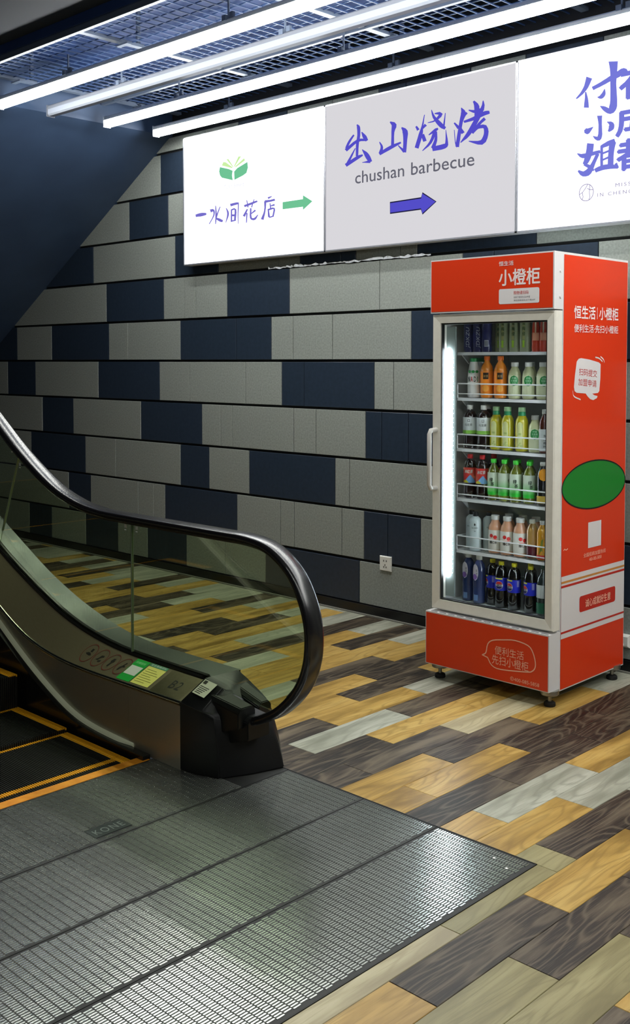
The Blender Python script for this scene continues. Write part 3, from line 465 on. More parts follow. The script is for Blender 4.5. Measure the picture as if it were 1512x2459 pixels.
m = MB(); fill(m, [SHAPES['arrow1']], f1); m.build('arrow', ink_green, s1, fix=False)
bk = MB(); fill(bk, SHAPES['book'], f1); bk = bk.build('book_logo', ink_green, s1, fix=False)
m = MB(); fill(m, SHAPES['pages'], f1); m.build('logo_pages', ink_pale, bk, fix=False)
m = MB(); letter(m, 'Tulin Smart', -5295, 2622, -5098, 2648, f1); m.build('small_lettering', emis('backlit_ink_faint', (205, 205, 228), 1.1), s1, fix=False)
ribbons('brush2', f2).build('brush_lettering', ink_blue, s2, fix=False)
for w_, a in (('chushan', (-4141, 2523, -3777, 2592)), ('barbecue', (-3727, 2523, -3304, 2592))):
    m = MB(); letter(m, w_, *a, f2, bold=.006); m.build('latin_lettering', ink_grey, s2, fix=False)
m = MB(); fill(m, [SHAPES['arrow2']], f2); ar = m.build('arrow', ink_blue, s2, fix=False)
m = MB(); outline(SHAPES['arrow2'], 7, lambda u, v: (f2(u, v)[0], -.0008, f2(u, v)[2]), m); m.build('arrow_outline', ink_outline, ar, fix=False)
ink_fu = emis('backlit_ink_periwinkle', (118, 122, 218), 1.0)
m = ribbons('brush3', f3)
for ch, a in (('在', (-2478, 2722, -2268, 2868)), ('成', (-2494, 2552, -2298, 2690)), ('都', (-2488, 2392, -2276, 2532))):
    letter(m, ch, *a, f3, bold=.03)
m.build('brush_lettering', ink_fu, s3, fix=False)
for w_, a in (('MISS', (-2494, 2319, -2416, 2336)), ('FU', (-2392, 2319, -2352, 2336)), ('IN', (-2587, 2283, -2556, 2300)), ('CHENGDU', (-2532, 2283, -2352, 2300))):
    m = MB(); letter(m, w_, *a, f3, spacing=1.35); m.build('latin_lettering', ink_lilac, s3, fix=False)
m = MB(); E_ = [(-2647 + 38*math.cos(a*math.pi/16), 2310 + 40*math.sin(a*math.pi/16)) for a in range(32)]; outline(E_, 3.2, f3, m)
for a in (((-2640, 2348), (-2652, 2330), (-2668, 2312), (-2684, 2304)), ((-2668, 2312), (-2664, 2290), (-2670, 2276)), ((-2628, 2347), (-2630, 2310), (-2628, 2285), (-2634, 2272)), ((-2642, 2330), (-2630, 2322), (-2611, 2320))):
    for p, q in zip(a, a[1:]):
        d = Vector((q[0]-p[0], q[1]-p[1])).normalized(); nx, ny = -d.y*1.5, d.x*1.5
        m.poly([f3(p[0]+nx, p[1]+ny), f3(q[0]+nx, q[1]+ny), f3(q[0]-nx, q[1]-ny), f3(p[0]-nx, p[1]-ny)])
m.build('round_emblem', ink_lilac, s3, fix=False)

# ------------------------------------------------------------------ small things on the wall
t = thing('power_outlet', 'white five-hole power outlet on the wall left of the drinks cabinet', 'outlet', (-3.967, 4.68, .325))
p = MB(); p.cham(-.043, .043, -.011, .0, -.043, .043, .004); p.build('cover_plate', mat('outlet_white', (226, 226, 220), .35), t)
p = MB()
for x, z in ((-.010, .016), (.010, .016), (-.009, -.020), (.009, -.020), (0, -.008)): p.box(x-.0025, x+.0025, -.0118, -.0105, z-.005, z+.005)
p.build('socket_hole', mat('socket_dark', (30, 30, 30), .6), t)
t = thing('power_plug', 'small white plug on the wall behind the drinks cabinet', 'plug', (-2.452, 4.68, .155))
p = MB(); p.cham(-.03, .03, -.03, 0, -.03, .03, .008); p.build('plug_body', MATS['outlet_white'], t)
p = MB(); p.tube([(0, -.028, -.01), (-.01, -.04, -.06), (-.06, -.035, -.11), (-.16, -.03, -.13)], .004, 6); p.build('cable', MATS['outlet_white'], t, smooth=True)
r_ = random.Random(11); p = MB(); A = []
x = -4.95
while x < -3.62:
    A.append((x, 4.676 - r_.random()*.010, 2.080 + r_.random()*.008, 2.090 + r_.random()**2*.014)); x += .012 + r_.random()*.02
for a, b in zip(A, A[1:]):
    p.poly([(a[0], a[1], a[2]), (b[0], b[1], b[2]), (b[0], b[1]-.004*r_.random(), b[3]), (a[0], a[1]-.004*r_.random(), a[3])])
tag(p.build('crumpled_film', mat('clear_film_white', (225, 230, 238), .12, 0, .6), fix=False), 'ragged strip of crumpled clear film along a joint below the signs', 'film')

# ================================================================== DRINKS CABINET
FX0, FX1, FYF, FYB = -3.08, -2.42, 4.02, 4.59
cab_white = mat('cabinet_white', (222, 220, 220), .32)
vinyl = mat('vinyl_orange', (224, 58, 20), .34)
vinyl_w = mat('vinyl_white', (226, 222, 222), .32)
vinyl_y = mat('vinyl_ochre', (206, 138, 62), .32)
vinyl_r = mat('vinyl_red', (196, 44, 30), .32)
print_w = mat('print_white', (240, 226, 224), .4)
print_pink = mat('print_pink', (250, 190, 165), .4)
door_al = noisy('door_aluminium', (224, 221, 210), (230, 227, 216), 30, .42, 0, 3)
gask = mat('gasket_black', (16, 17, 18), .5)
inner = mat('cabinet_inner', (214, 222, 222), .35)
wire_w = mat('shelf_wire_white', (236, 236, 240), .3)
rubber = mat('foot_rubber', (18, 17, 17), .7)
steel = mat('steel_zinc', (170, 168, 160), .35, .9)
ledm = emis('led_strip_lit', (232, 242, 255), LED)
fr = thing('drinks_cabinet', 'orange and white glass-door drinks cabinet full of bottles against the panelled wall', 'fridge', ((FX0+FX1)/2, 4.3, 0))
def FP(mb, name, m, parent=None, **k):
    """cabinet part given in world coordinates"""
    o = mb.build(name, m, parent or fr, **k); o.matrix_parent_inverse = Matrix.Translation((-(FX0+FX1)/2, -4.3, 0)) if (parent is None or parent is fr) else Matrix.Identity(4)
    return o
p = MB(); p.box(FX1-.028, FX1, FYF, FYB, .06, 1.968); side_r = FP(p, 'side_wall', cab_white)
p = MB(); p.box(FX0, FX0+.028, FYF, FYB, .06, 1.968); FP(p, 'side_wall', cab_white)
p = MB(); p.box(FX0+.028, FX1-.028, FYB-.03, FYB, .06, 1.968); FP(p, 'back_wall', inner)
p = MB(); p.box(FX0+.028, FX1-.028, FYF, FYB-.03, .06, .362); FP(p, 'cabinet_floor', inner)
p = MB(); p.box(FX0+.028, FX1-.028, FYF, FYB-.03, 1.705, 1.966); FP(p, 'cabinet_top', inner)
# right side graphics
SF = lambda u, v: (FX1 + .0012, u/1000, v/1000)
SF2 = lambda u, v: (FX1 + .0020, u/1000, v/1000)
SF3 = lambda u, v: (FX1 + .0026, u/1000, v/1000)
def rect(fn, u0, v0, u1, v1): return [fn(u0, v0), fn(u1, v0), fn(u1, v1), fn(u0, v1)]
p = MB(); p.poly(rect(SF, 4026, 66, 4586, 1958)); wrap = FP(p, 'side_graphic', vinyl, fix=False)
def on_wrap(mb, name, m): return mb.build(name, m, wrap, fix=False)
p = MB(); p.poly(rect(SF2, 4026, 288, 4586, 562)); on_wrap(p, 'white_band', vinyl_w)
for v0, v1, m in ((531, 540, vinyl_y), (512, 522, vinyl_r), (310, 319, vinyl_r)):
    p = MB(); p.poly(rect(SF3, 4026, v0, 4586, v1)); on_wrap(p, 'stripe', m)
p = MB(); letter(p, '恒生活', 4111, 1686, 4292, 1742, SF2, bold=.018); letter(p, '小橙柜', 4327, 1686, 4500, 1742, SF2, bold=.018); p.poly(rect(SF2, 4308, 1688, 4311, 1740)); on_wrap(p, 'title_lettering', print_w)
p = MB(); letter(p, '便利生活·先扫小橙柜', 4112, 1626, 4501, 1661, SF2, bold=.008); on_wrap(p, 'slogan_lettering', print_w)
p = MB(); fill(p, [SHAPES['bubble_side']], SF2); bub = on_wrap(p, 'speech_bubble', vinyl_w)
for arc in (((4296, 1517), (4330, 1512), (4360, 1498)), ((4342, 1520), (4368, 1508), (4378, 1494)), ((4104, 1370), (4116, 1346), (4172, 1330))):
    p = MB(); S_ = spline([(a, b, 0) for a, b in arc], 5)
    for a, b in zip(S_, S_[1:]): p.poly([SF2(a.x, a.y-3), SF2(b.x, b.y-3), SF2(b.x, b.y+3), SF2(a.x, a.y+3)])
    on_wrap(p, 'bubble_stroke', vinyl_w)
p = MB(); letter(p, '扫码提交', 4156, 1438, 4312, 1470, SF3, rise=-12); on_wrap(p, 'bubble_lettering', vinyl_r)
p = MB(); letter(p, '加盟申请', 4150, 1393, 4308, 1425, SF3, rise=-12); on_wrap(p, 'bubble_lettering', vinyl_r)
p = MB(); E_ = [(4304 + 280*math.cos(a*math.pi/24), 945 + 108*math.sin(a*math.pi/24)) for a in range(48)]; fill(p, [E_], SF2); on_wrap(p, 'green_mound', mat('vinyl_green', (20, 128, 40), .32))
p = MB(); outline(E_, 6, SF3, p); on_wrap(p, 'mound_outline', mat('print_black', (14, 14, 14), .5))
p = MB(); p.poly(rect(SF2, 4250, 660, 4366, 776)); on_wrap(p, 'white_square', vinyl_w)
p = MB(); letter(p, '全国招商加盟热线', 4211, 622, 4408, 641, SF2); letter(p, '400-085-5858', 4262, 600, 4371, 615, SF2); on_wrap(p, 'hotline_lettering', print_pink)
p = MB(); P_ = rrect(4180, 380, 4502, 452, 12); fill(p, [P_], SF3); st = on_wrap(p, 'red_sticker', vinyl_r)
p = MB(); letter(p, '诚心成就好生意', 4231, 395, 4456, 432, lambda u, v: (FX1 + .0032, u/1000, v/1000), bold=.01); on_wrap(p, 'sticker_lettering', print_pink)
p = MB(); S_ = spline([(4042, 676, 0), (4052, 681, 0), (4062, 676, 0), (4078, 680, 0)], 5)
for a, b in zip(S_, S_[1:]): p.poly([SF2(a.x, a.y-2), SF2(b.x, b.y-2), SF2(b.x, b.y+2), SF2(a.x, a.y+2)])
on_wrap(p, 'scratch', print_pink)
# header
HY = 3.95
p = MB(); p.box(FX0, FX1, HY, FYF, 1.722, 1.968); FP(p, 'header_box', cab_white)
HF = lambda u, v: (u/1000, HY - .0012, v/1000); HF2 = lambda u, v: (u/1000, HY - .002, v/1000)
p = MB(); p.poly(rect(HF, -3076, 1728, -2426, 1962)); hp = FP(p, 'header_graphic', vinyl, fix=False)
p = MB(); letter(p, '小橙柜', -2699, 1832, -2490, 1902, HF2, bold=.018); p.build('title_lettering', print_w, hp, fix=False)
p = MB(); letter(p, '恒生活', -2700, 1919, -2624, 1939, HF2, bold=.012); p.build('brand_lettering', print_w, hp, fix=False)
p = MB(); fill(p, [rrect(-2699, 1751, -2492, 1817, 8)], HF2); p.build('white_card', vinyl_w, hp, fix=False)
HF3 = lambda u, v: (u/1000, HY - .0028, v/1000)
p = MB(); letter(p, '购物请扫码', -2622, 1790, -2546, 1806, HF3); p.build('card_title', vinyl_r, hp, fix=False)
p = MB(); letter(p, '扫码下载恒生活APP或', -2621, 1774, -2538, 1783, HF3); letter(p, '微信搜索恒生活下载APP', -2621, 1761, -2512, 1769, HF3); p.build('card_text', mat('print_grey', (110, 110, 115), .5), hp, fix=False)
for z in (1.775, 1.885):
    p = MB(); p.tube([(FX1 + .0, 3.998, z), (FX1 + .004, 3.998, z)], .006, 10); FP(p, 'header_bolt', cab_white)
# base
BY = 3.935
p = MB(); p.box(FX0-.01, FX1, BY, FYF, .072, .322); FP(p, 'base_box', cab_white)
BF = lambda u, v: (u/1000, BY - .0012, v/1000); BF2 = lambda u, v: (u/1000, BY - .002, v/1000)
p = MB(); p.poly(rect(BF, -3086, 76, -2424, 316)); bp_ = FP(p, 'base_graphic', vinyl, fix=False)
p = MB(); letter(p, '便利生活', -2697, 190, -2545, 228, BF2); letter(p, '先扫小橙柜', -2712, 144, -2521, 186, BF2); p.build('bubble_lettering', print_pink, bp_, fix=False)
p = MB(); B_ = [tuple(q[:2]) for q in spline([(a, b, 0) for a, b in SHAPES['bubble_base']], 3)]; outline(B_, 5, BF2, p); p.build('bubble_outline', print_pink, bp_, fix=False)
p = MB(); letter(p, '400-085-5858', -2594, 88, -2466, 104, BF2); outline([(-2605 + 8*math.cos(a*math.pi/8), 97 + 8*math.sin(a*math.pi/8)) for a in range(16)], 2, BF2, p); p.poly([BF2(-2608, 101), BF2(-2605, 101), BF2(-2604, 93), BF2(-2607, 93)])
p.build('phone_lettering', print_pink, bp_, fix=False)
p = MB()
for k in range(13): p.box(-3.065 + k*.05, -3.03 + k*.05, 3.942, 3.950, .3205, .3235)
FP(p, 'vent_slot', mat('slot_grey', (112, 118, 120), .6))
# feet
for x, y in ((-3.045, 3.99), (-2.445, 3.985), (-3.045, 4.53), (-2.445, 4.53)):
    p = MB(); p.lathe([(.024, 0), (.026, .004), (.025, .016), (.018, .021)], 14, x, y, 0); ft = FP(p, 'foot', rubber, smooth=True)
    p = MB(); p.lathe([(.008, .018), (.008, .066)], 10, x, y, 0); p.lathe([(.036, .05), (.040, .054), (.040, .072)], 14, x, y, 0); p.build('foot_screw', steel, ft, smooth=True)
# door
dr = MB()
D = (-3.075, -2.417, .333, 1.716); G_ = (-3.033, -2.460, .379, 1.676); DY0, DY1 = 3.957, 4.012
def frame_ring(mb, o, i, ya, yb, yi):
    O_ = [(o[0], o[2]), (o[1], o[2]), (o[1], o[3]), (o[0], o[3])]; I_ = [(i[0], i[2]), (i[1], i[2]), (i[1], i[3]), (i[0], i[3])]
    b = .006; O2 = [(o[0]+b, o[2]+b), (o[1]-b, o[2]+b), (o[1]-b, o[3]-b), (o[0]+b, o[3]-b)]
    V = [(x, ya, z) for x, z in O2] + [(x, yi, z) for x, z in I_] + [(x, ya+b, z) for x, z in O_] + [(x, yb, z) for x, z in O_] + [(x, yb, z) for x, z in I_]
    F = []
    for k in range(4):
        n = (k+1) % 4; F += [(k, n, 4+n, 4+k), (k, n, 8+n, 8+k), (8+k, 8+n, 12+n, 12+k), (12+k, 12+n, 16+n, 16+k), (16+k, 16+n, 4+n, 4+k)]
    mb.add(V, F)
frame_ring(dr, D, G_, DY0, DY1, DY0 + .006); door = FP(dr, 'door', door_al)
p = MB(); i_ = (G_[0]+.007, G_[1]-.007, G_[2]+.007, G_[3]-.007); g2 = MB(); frame_ring(g2, G_, i_, DY0 + .010, DY0 + .03, DY0 + .012); g2.build('gasket', gask, door)
p = MB(); p.box(G_[0], G_[1], DY0 + .016, DY0 + .022, G_[2], G_[3]); p.build('glass_pane', glass('cabinet_glass', (.93, .96, .95)), door)
p = MB(); H_ = [(-3.052, DY0 + .004, 1.178), (-3.052, 3.918, 1.176), (-3.052, 3.908, 1.160), (-3.052, 3.908, .922), (-3.052, 3.918, .906), (-3.052, DY0 + .004, .904)]
p.tube(H_, .011, 10); p.build('handle', mat('handle_grey', (200, 197, 190), .4), door, smooth=True)
p = MB(); LF = lambda u, v: (u, DY0 + .0155, v)
outline(rrect(-3.010, .985, -2.962, 1.278, .006), .0014, LF, p)
for k in range(3): outline(rrect(-2.999, 1.012 + k*.034, -2.968, 1.034 + k*.034, .003), .0010, LF, p)
p.build('door_label', mat('print_dark', (40, 42, 46), .5), door, fix=False)
# inner light strip on the hinge-free side
p = MB(); p.box(-3.052, -2.984, 4.014, 4.024, .39, 1.66); FP(p, 'light_mullion', mat('mullion_grey', (140, 150, 148), .4))
p = MB(); p.prism([(-3.027, 4.0135), (-3.010, 4.0135), (-3.012, 4.006), (-3.025, 4.006)], lambda u, v, w: (u, v, w), .487, 1.553); FP(p, 'light_strip', ledm)
p = MB(); p.box(-2.486, -2.452, 4.014, 4.024, .39, 1.66); FP(p, 'light_mullion', mat('mullion_grey', (140, 150, 148), .4))
p = MB(); p.prism([(-2.474, 4.0135), (-2.456, 4.0135), (-2.458, 4.006), (-2.472, 4.006)], lambda u, v, w: (u, v, w), .487, 1.553); FP(p, 'light_strip', ledm)
p = MB()
for k in range(48): p.box(-2.995, -2.991, 4.011, 4.0135, .50 + k*.0215, .504 + k*.0215)
FP(p, 'reflection_dots', emis('reflection_dot', (240, 246, 255), 3.0))  # glowing dots stand in for a row of reflections beside the strip
# shelves
SHELF = [1.541, 1.328, 1.090, .855, .610]
for k, z in enumerate(SHELF):
    p = MB(); p.box(-3.0, -2.50, 4.046, 4.056, z - .014, z); p.box(-3.0, -2.50, 4.49, 4.498, z - .012, z); p.box(-3.004, -2.996, 4.046, 4.498, z - .012, z); p.box(-2.504, -2.496, 4.046, 4.498, z - .012, z)
    for j in range(1, 22): x = -3.0 + .5*j/22; p.box(x-.0018, x+.0018, 4.05, 4.495, z - .007, z - .003)
    s_ = FP(p, 'shelf', wire_w)
    if k:
        r = MB(); a, b = -2.995, -2.503
        r.tube([(a, 4.049, z), (a, 4.049, z+.066), (b, 4.049, z+.066), (b, 4.049, z)], .0032, 6); r.tube([(a, 4.049, z+.019), (b, 4.049, z+.019)], .0028, 6)
        for y in (a, b): r.tube([(y, 4.049, z+.066), (y, 4.20, z+.062)], .0028, 6)
        r.build('front_rail', wire_w, s_, smooth=True)
    for y0 in (-2.995, -2.505):
        b = MB(); b.prism([(4.08, z-.012), (4.12, z-.012), (4.14, z-.05), (4.135, z-.055)], lambda u, v, w: (w, u, v), y0-.003, y0+.003); b.build('shelf_bracket', wire_w, s_)
FLOOR_Z = .362

# ------------------------------------------------------------------ bottles
def liquid(name, rgb, rough=.14, coat=.7): return mat(name, rgb, rough, 0, coat)
def pet(R, H, neck=.38, sh=.60, capb=.90, waist=0.0):
    z = lambda f: f*H
    P = [(R*.72, 0), (R*.92, z(.012)), (R, z(.05)), (R, z(.20))]
    if waist: P += [(R*(1-waist), z(.30)), (R*(1-waist), z(.34)), (R, z(.42))]
    P += [(R, z(sh)), (R*.97, z(sh+.06)), (R*.86, z(sh+.13)), (R*.66, z(sh+.19)), (R*neck*1.08, z(min(sh+.24, capb-.02))), (R*neck, z(capb))]
    return P
def bottle(kind, R, H, prof, bodym, capm, capr=.44, capb=.90, label=None, deco=None, sq=0.0, group=None):
    t = thing(kind, 'drink bottle', 'bottle', (0, 0, -5), group)
    b = MB(); b.lathe(prof, 20, sq=sq); b.build('bottle_body', bodym, t, smooth=True)
    if capm:
        c = MB(); c.lathe([(R*capr, capb*H), (R*capr*1.06, capb*H+.001), (R*capr*1.06, H-.002), (R*capr*.95, H)], 16); c.build('cap', capm, t, smooth=True)
    lo = None
    if label:
        f0, f1, lm = label
        l_ = MB(); l_.lathe([(R*1.012, f0*H), (R*1.022, f0*H+.001), (R*1.022, f1*H-.001), (R*1.012, f1*H)], 20, cap=False, sq=sq); lo = l_.build('label', lm, t, smooth=True)
    if deco: deco(t, lo or t, R*1.03, H)
    return t
def bend(R, k=1.006):
    return lambda u, v: (R*k*math.sin(u/R), -R*k*math.cos(u/R), v)
def patch(mb, R, u0, u1, v0, v1, n=8, k=1.006):
    f = bend(R, k)
    for j in range(n):
        a, b = u0 + (u1-u0)*j/n, u0 + (u1-u0)*(j+1)/n; mb.poly([f(a, v0), f(b, v0), f(b, v1), f(a, v1)])
def disc(mb, R, cu, cv, r, va=-1, vb=1, n=10, k=1.006, ry=None):
    """horizontal slices of a round badge bent over the bottle, between va and vb (in radii)"""
    f = bend(R, k); ry = ry or r
    for j in range(n):
        s0, s1 = va + (vb-va)*j/n, va + (vb-va)*(j+1)/n
        w0, w1 = r*math.sqrt(max(0, 1-s0*s0)), r*math.sqrt(max(0, 1-s1*s1))
        for i in range(4):
            a0, a1 = -w0 + 2*w0*i/4, -w0 + 2*w0*(i+1)/4; b0, b1 = -w1 + 2*w1*i/4, -w1 + 2*w1*(i+1)/4
            mb.poly([f(cu+a0, cv+s0*ry), f(cu+a1, cv+s0*ry), f(cu+b1, cv+s1*ry), f(cu+b0, cv+s1*ry)])
def area(mb, R, P, lo, n=14, k=1.006):
    """bent patch under the height line P [(u, v)], down to lo"""
    f = bend(R, k); u0, u1 = P[0][0], P[-1][0]
    def h(u):
        for (a, b), (c, d) in zip(P, P[1:]):
            if u <= c: return b + (d-b)*(u-a)/max(c-a, 1e-9)
        return P[-1][1]
    for j in range(n):
        a, b = u0 + (u1-u0)*j/n, u0 + (u1-u0)*(j+1)/n; mb.poly([f(a, lo), f(b, lo), f(b, h(b)), f(a, h(a))])
def sub(parent, name, mb, m): return mb.build(name, m, parent, fix=False)
W_ = mat('plastic_white', (232, 232, 230), .35, 0, .2); K_ = mat('ink_black', (20, 20, 24), .5)
GRN = mat('label_green', (40, 140, 70), .4); REDi = mat('label_red', (200, 40, 36), .4)

def d_can(t, l, R, H):
    p = MB(); f = bend(R)
    V, F = glyphs('JDKZU', .02, 1.0, .2); p.add([f(.014 - b*.022, .018 + a*.10) for a, b in V], F); sub(t, 'side_lettering', p, mat('print_silver', (170, 172, 184), .35))
navy_can = bottle('drink_can', .0245, .150, [(.020, 0), (.0235, .004), (.0245, .012), (.0245, .130), (.022, .143), (.020, .147), (.020, .150)], liquid('can_navy', (34, 36, 84), .3, .4), None, deco=d_can)
def d_code(t, l, R, H):
    p = MB(); patch(p, R, -.010, .010, .025, .055); q = sub(t, 'barcode_field', p, mat('print_silver', (170, 172, 184), .35))
    p = MB()
    for k in range(6): patch(p, R, -.008 + k*.0028, -.0066 + k*.0028, .028, .052, 1, 1.012)
    sub(q, 'barcode_line', p, K_)
code_can = bottle('drink_can', .0245, .150, [(.020, 0), (.0235, .004), (.0245, .012), (.0245, .130), (.022, .143), (.020, .147), (.020, .150)], MATS['can_navy'], None, deco=d_code)
def d_sprig(t, l, R, H):
    p = MB(); patch(p, R, -.008, .010, .055, .146); q = sub(t, 'strip_label', p, mat('strip_pale', (150, 150, 96), .4))
    p = MB(); f = bend(R, 1.014)
    for k, ch in enumerate('青梅绿'): letter(p, ch, -.006, .120 - k*.024, .008, .138 - k*.024, f, bold=.01)
    sub(q, 'strip_lettering', p, mat('ink_forest', (30, 70, 34), .4))
    p = MB(); disc(p, R, 0, .036, .017); sub(t, 'green_badge', p, mat('badge_lime', (150, 190, 50), .4))
lime_box = bottle('lime_drink_bottle', .0235, .150, [(.021, 0), (.0235, .004), (.0235, .140), (.021, .150)], liquid('lime_cloudy', (138, 146, 116), .2, .5), None, deco=d_sprig, sq=.16)
def d_red(t, l, R, H):
    p = MB(); patch(p, R, -.016, .016, .05, .085); sub(t, 'front_label', p, mat('label_salmon', (222, 150, 120), .4))
    p = MB(); patch(p, R, -.004, .002, .085, .14); sub(t, 'strip_label', p, mat('label_cream', (232, 210, 180), .4))
red_drink = bottle('red_drink_bottle', .019, .150, [(.016, 0), (.019, .006), (.019, .07), (.017, .11), (.012, .145), (.012, .150)], liquid('drink_red', (196, 62, 38), .2, .6), None, deco=d_red)
def d_milk(t, l, R, H):
    p = MB(); f = bend(R)
    for ch, u, m in (('N', -.026, K_), ('A', -.012, REDi), ('D', .003, K_), ('I', .020, GRN)):
        q = MB(); letter(q, ch, u, .075, u + (.003 if ch == 'I' else .011), .099, f, bold=.01); sub(t, 'letter', q, m)
    for u in (-.018, 0, .018): disc(p, R, u, .122, .008, ry=.007)
    sub(t, 'fruit_drawing', p, GRN)
milk = bottle('white_milk_bottle', .030, .186, [(.024, 0), (.029, .004), (.030, .02), (.030, .085), (.028, .12), (.022, .15), (.019, .165), (.019, .172)], W_, mat('cap_green', (20, 120, 62), .4), .66, .905, deco=d_milk)
def d_orange(t, l, R, H):
    p = MB(); patch(p, R, -.013, .013, .088, .118); q = sub(t, 'dark_badge', p, mat('badge_brown', (44, 30, 22), .4))
    p = MB(); letter(p, '美汁源', -.010, .096, .010, .108, bend(R, 1.014)); sub(q, 'badge_lettering', p, mat('label_gold', (220, 180, 110), .4))
    p = MB(); disc(p, R, 0, .045, .016); sub(t, 'orange_drawing', p, mat('label_orange_light', (250, 170, 70), .4))
orange = bottle('orange_juice_bottle', .030, .194, pet(.030, .194, .40, .62, .90), liquid('juice_orange', (238, 140, 34), .2, .6), mat('cap_orange', (244, 120, 40), .4), .46, label=(.12, .64, mat('label_orange', (244, 138, 26), .4)), deco=d_orange)
def d_ball(t, l, R, H):
    p = MB(); disc(p, R, 0, .082, .020, ry=.024); q = sub(t, 'green_badge', p, mat('badge_green', (30, 132, 62), .4))
    p = MB(); f = bend(R, 1.014); letter(p, '柠檬', -.010, .089, .010, .099, f); letter(p, '乳酸菌', -.013, .078, .013, .087, f); letter(p, '饮品', -.009, .067, .009, .075, f); sub(q, 'badge_lettering', p, mat('print_mint', (200, 236, 205), .4))
yog = bottle('yogurt_drink_bottle', .0285, .166, pet(.0285, .166, .50, .62, .88), liquid('yogurt_cream', (212, 214, 168), .3, .4), W_, .56, .88, label=(.06, .64, mat('label_cream_white', (222, 226, 190), .4)), deco=d_ball)
def d_oolong(t, l, R, H):
    p = MB(); letter(p, '乌龙茶', -.020, .105, .018, .117, bend(R)); outline([(-.004, .126), (.006, .126), (.006, .136), (-.004, .136)], .002, bend(R), p); sub(l, 'label_lettering', p, K_)
    p = MB(); patch(p, R, -.05, .05, .069, .085, 16); sub(l, 'green_band', p, mat('band_green', (140, 200, 84), .4))
oolong = bottle('dark_tea_bottle', .0335, .203, pet(.0335, .203, .36, .66, .90, .04), liquid('tea_black', (34, 20, 20), .12, .8), W_, .42, label=(.34, .72, mat('label_white', (226, 230, 232), .4)), deco=d_oolong)
def d_lemon(t, l, R, H):
    p = MB(); area(p, R, [(-.015, .118), (-.013, .127), (-.008, .133), (-.002, .135), (.004, .133), (.009, .127), (.011, .118)], .014, 12); q = sub(t, 'front_label', p, mat('label_pale_lemon', (228, 230, 160), .4))
    p = MB(); f = bend(R, 1.014)
    for a, b in ((-.006, .030), (.004, .026), (-.001, .038)): fill(p, [[(a-.005, b), (a, b+.004), (a+.006, b+.001), (a, b-.003)]], f)
    letter(p, '柠檬茶', -.010, .075, .005, .085, f); sub(q, 'leaf_drawing', p, mat('leaf_green', (110, 160, 40), .4))
lemon = bottle('lemon_tea_bottle', .030, .200, pet(.030, .200, .46, .60, .90), liquid('tea_lemon', (196, 186, 40), .14, .7), mat('cap_pale_green', (150, 186, 140), .4), .52, deco=d_lemon)
q = MB(); q.lathe([(.0145*1.25, .160), (.0145*1.12, .180)], 16, cap=False); q.build('neck_band', mat('neck_green', (46, 150, 100), .4), lemon, smooth=True)
def d_brown(t, l, R, H):
    p = MB(); f = bend(R)
    for k, ch in enumerate('东方树叶'): letter(p, ch, -.005, .072 - k*.016, .006, .084 - k*.016, f, bold=.01)
    sub(l, 'label_lettering', p, K_)
brown = bottle('brown_tea_bottle', .0235, .195, pet(.0235, .195, .36, .62, .90), liquid('tea_brown', (84, 34, 22), .12, .8), W_, .44, label=(.05, .55, MATS['label_white']), deco=d_brown)
def d_ice(t, l, R, H):
    p = MB(); f = bend(R); area(p, R, [(-.030, .075), (-.014, .088), (-.004, .100), (.008, .112), (.020, .096), (.034, .080)], .0725); sub(l, 'ice_drawing', p, mat('label_ice_blue', (110, 160, 210), .4))
    p = MB(); area(p, R, [(-.032, .076), (-.026, .084), (-.012, .086), (.000, .074)], .073, 10, 1.014); sub(l, 'lemon_drawing', p, mat('label_yellow', (226, 220, 60), .4))
    p = MB(); letter(p, '冰红茶', -.022, .118, .020, .134, f, bold=.02, shear=.2); sub(l, 'label_lettering', p, W_)
icetea = bottle('iced_tea_bottle', .031, .206, pet(.031, .206, .36, .68, .90, .05), liquid('tea_dark_red', (34, 18, 16), .12, .8), mat('cap_red', (214, 40, 44), .4), .42, label=(.35, .70, REDi), deco=d_ice)
def grad_label():
    m = mat('label_green_fade', (120, 200, 100), .4); N, L, b = nodes_of(m)
    tc = N.new('ShaderNodeTexCoord'); sp = N.new('ShaderNodeSeparateXYZ'); rp = N.new('ShaderNodeValToRGB'); mr = N.new('ShaderNodeMapRange')
    mr.inputs['From Min'].default_value = .03; mr.inputs['From Max'].default_value = .125
    L.new(tc.outputs['Object'], sp.inputs[0]); L.new(sp.outputs[2], mr.inputs[0]); L.new(mr.outputs[0], rp.inputs[0]); L.new(rp.outputs[0], b.inputs['Base Color'])
    e = rp.color_ramp.elements; e[0].position = .1; e[0].color = (*lin((34, 190, 50)), 1); e[1].position = .75; e[1].color = (*lin((214, 226, 206)), 1)
    return m
def d_gt(t, l, R, H):
    p = MB(); f = bend(R); letter(p, '绿', -.010, .088, .006, .106, f, bold=.02); letter(p, '茶', -.004, .068, .012, .086, f, bold=.02); sub(l, 'label_lettering', p, mat('ink_dark_green', (24, 50, 34), .4))
greentea = bottle('green_tea_bottle', .0280, .192, pet(.0280, .192, .38, .62, .90), liquid('tea_green', (108, 116, 36), .12, .8), mat('cap_bright_green', (70, 210, 60), .4), .46, label=(.14, .68, grad_label()), deco=d_gt)
def d_or2(t, l, R, H):
    p = MB(); disc(p, R, 0, .140, .022, ry=.028); sub(t, 'orange_badge', p, mat('badge_amber', (240, 160, 40), .4))
    p = MB(); patch(p, R, -.04, .04, .012, .045, 14); sub(t, 'yellow_band', p, mat('band_yellow', (226, 190, 80), .4))
coffee = bottle('dark_drink_bottle', .027, .195, pet(.027, .195, .42, .66, .91), liquid('drink_black', (16, 14, 22), .12, .8), W_, .48, .91, deco=d_or2)
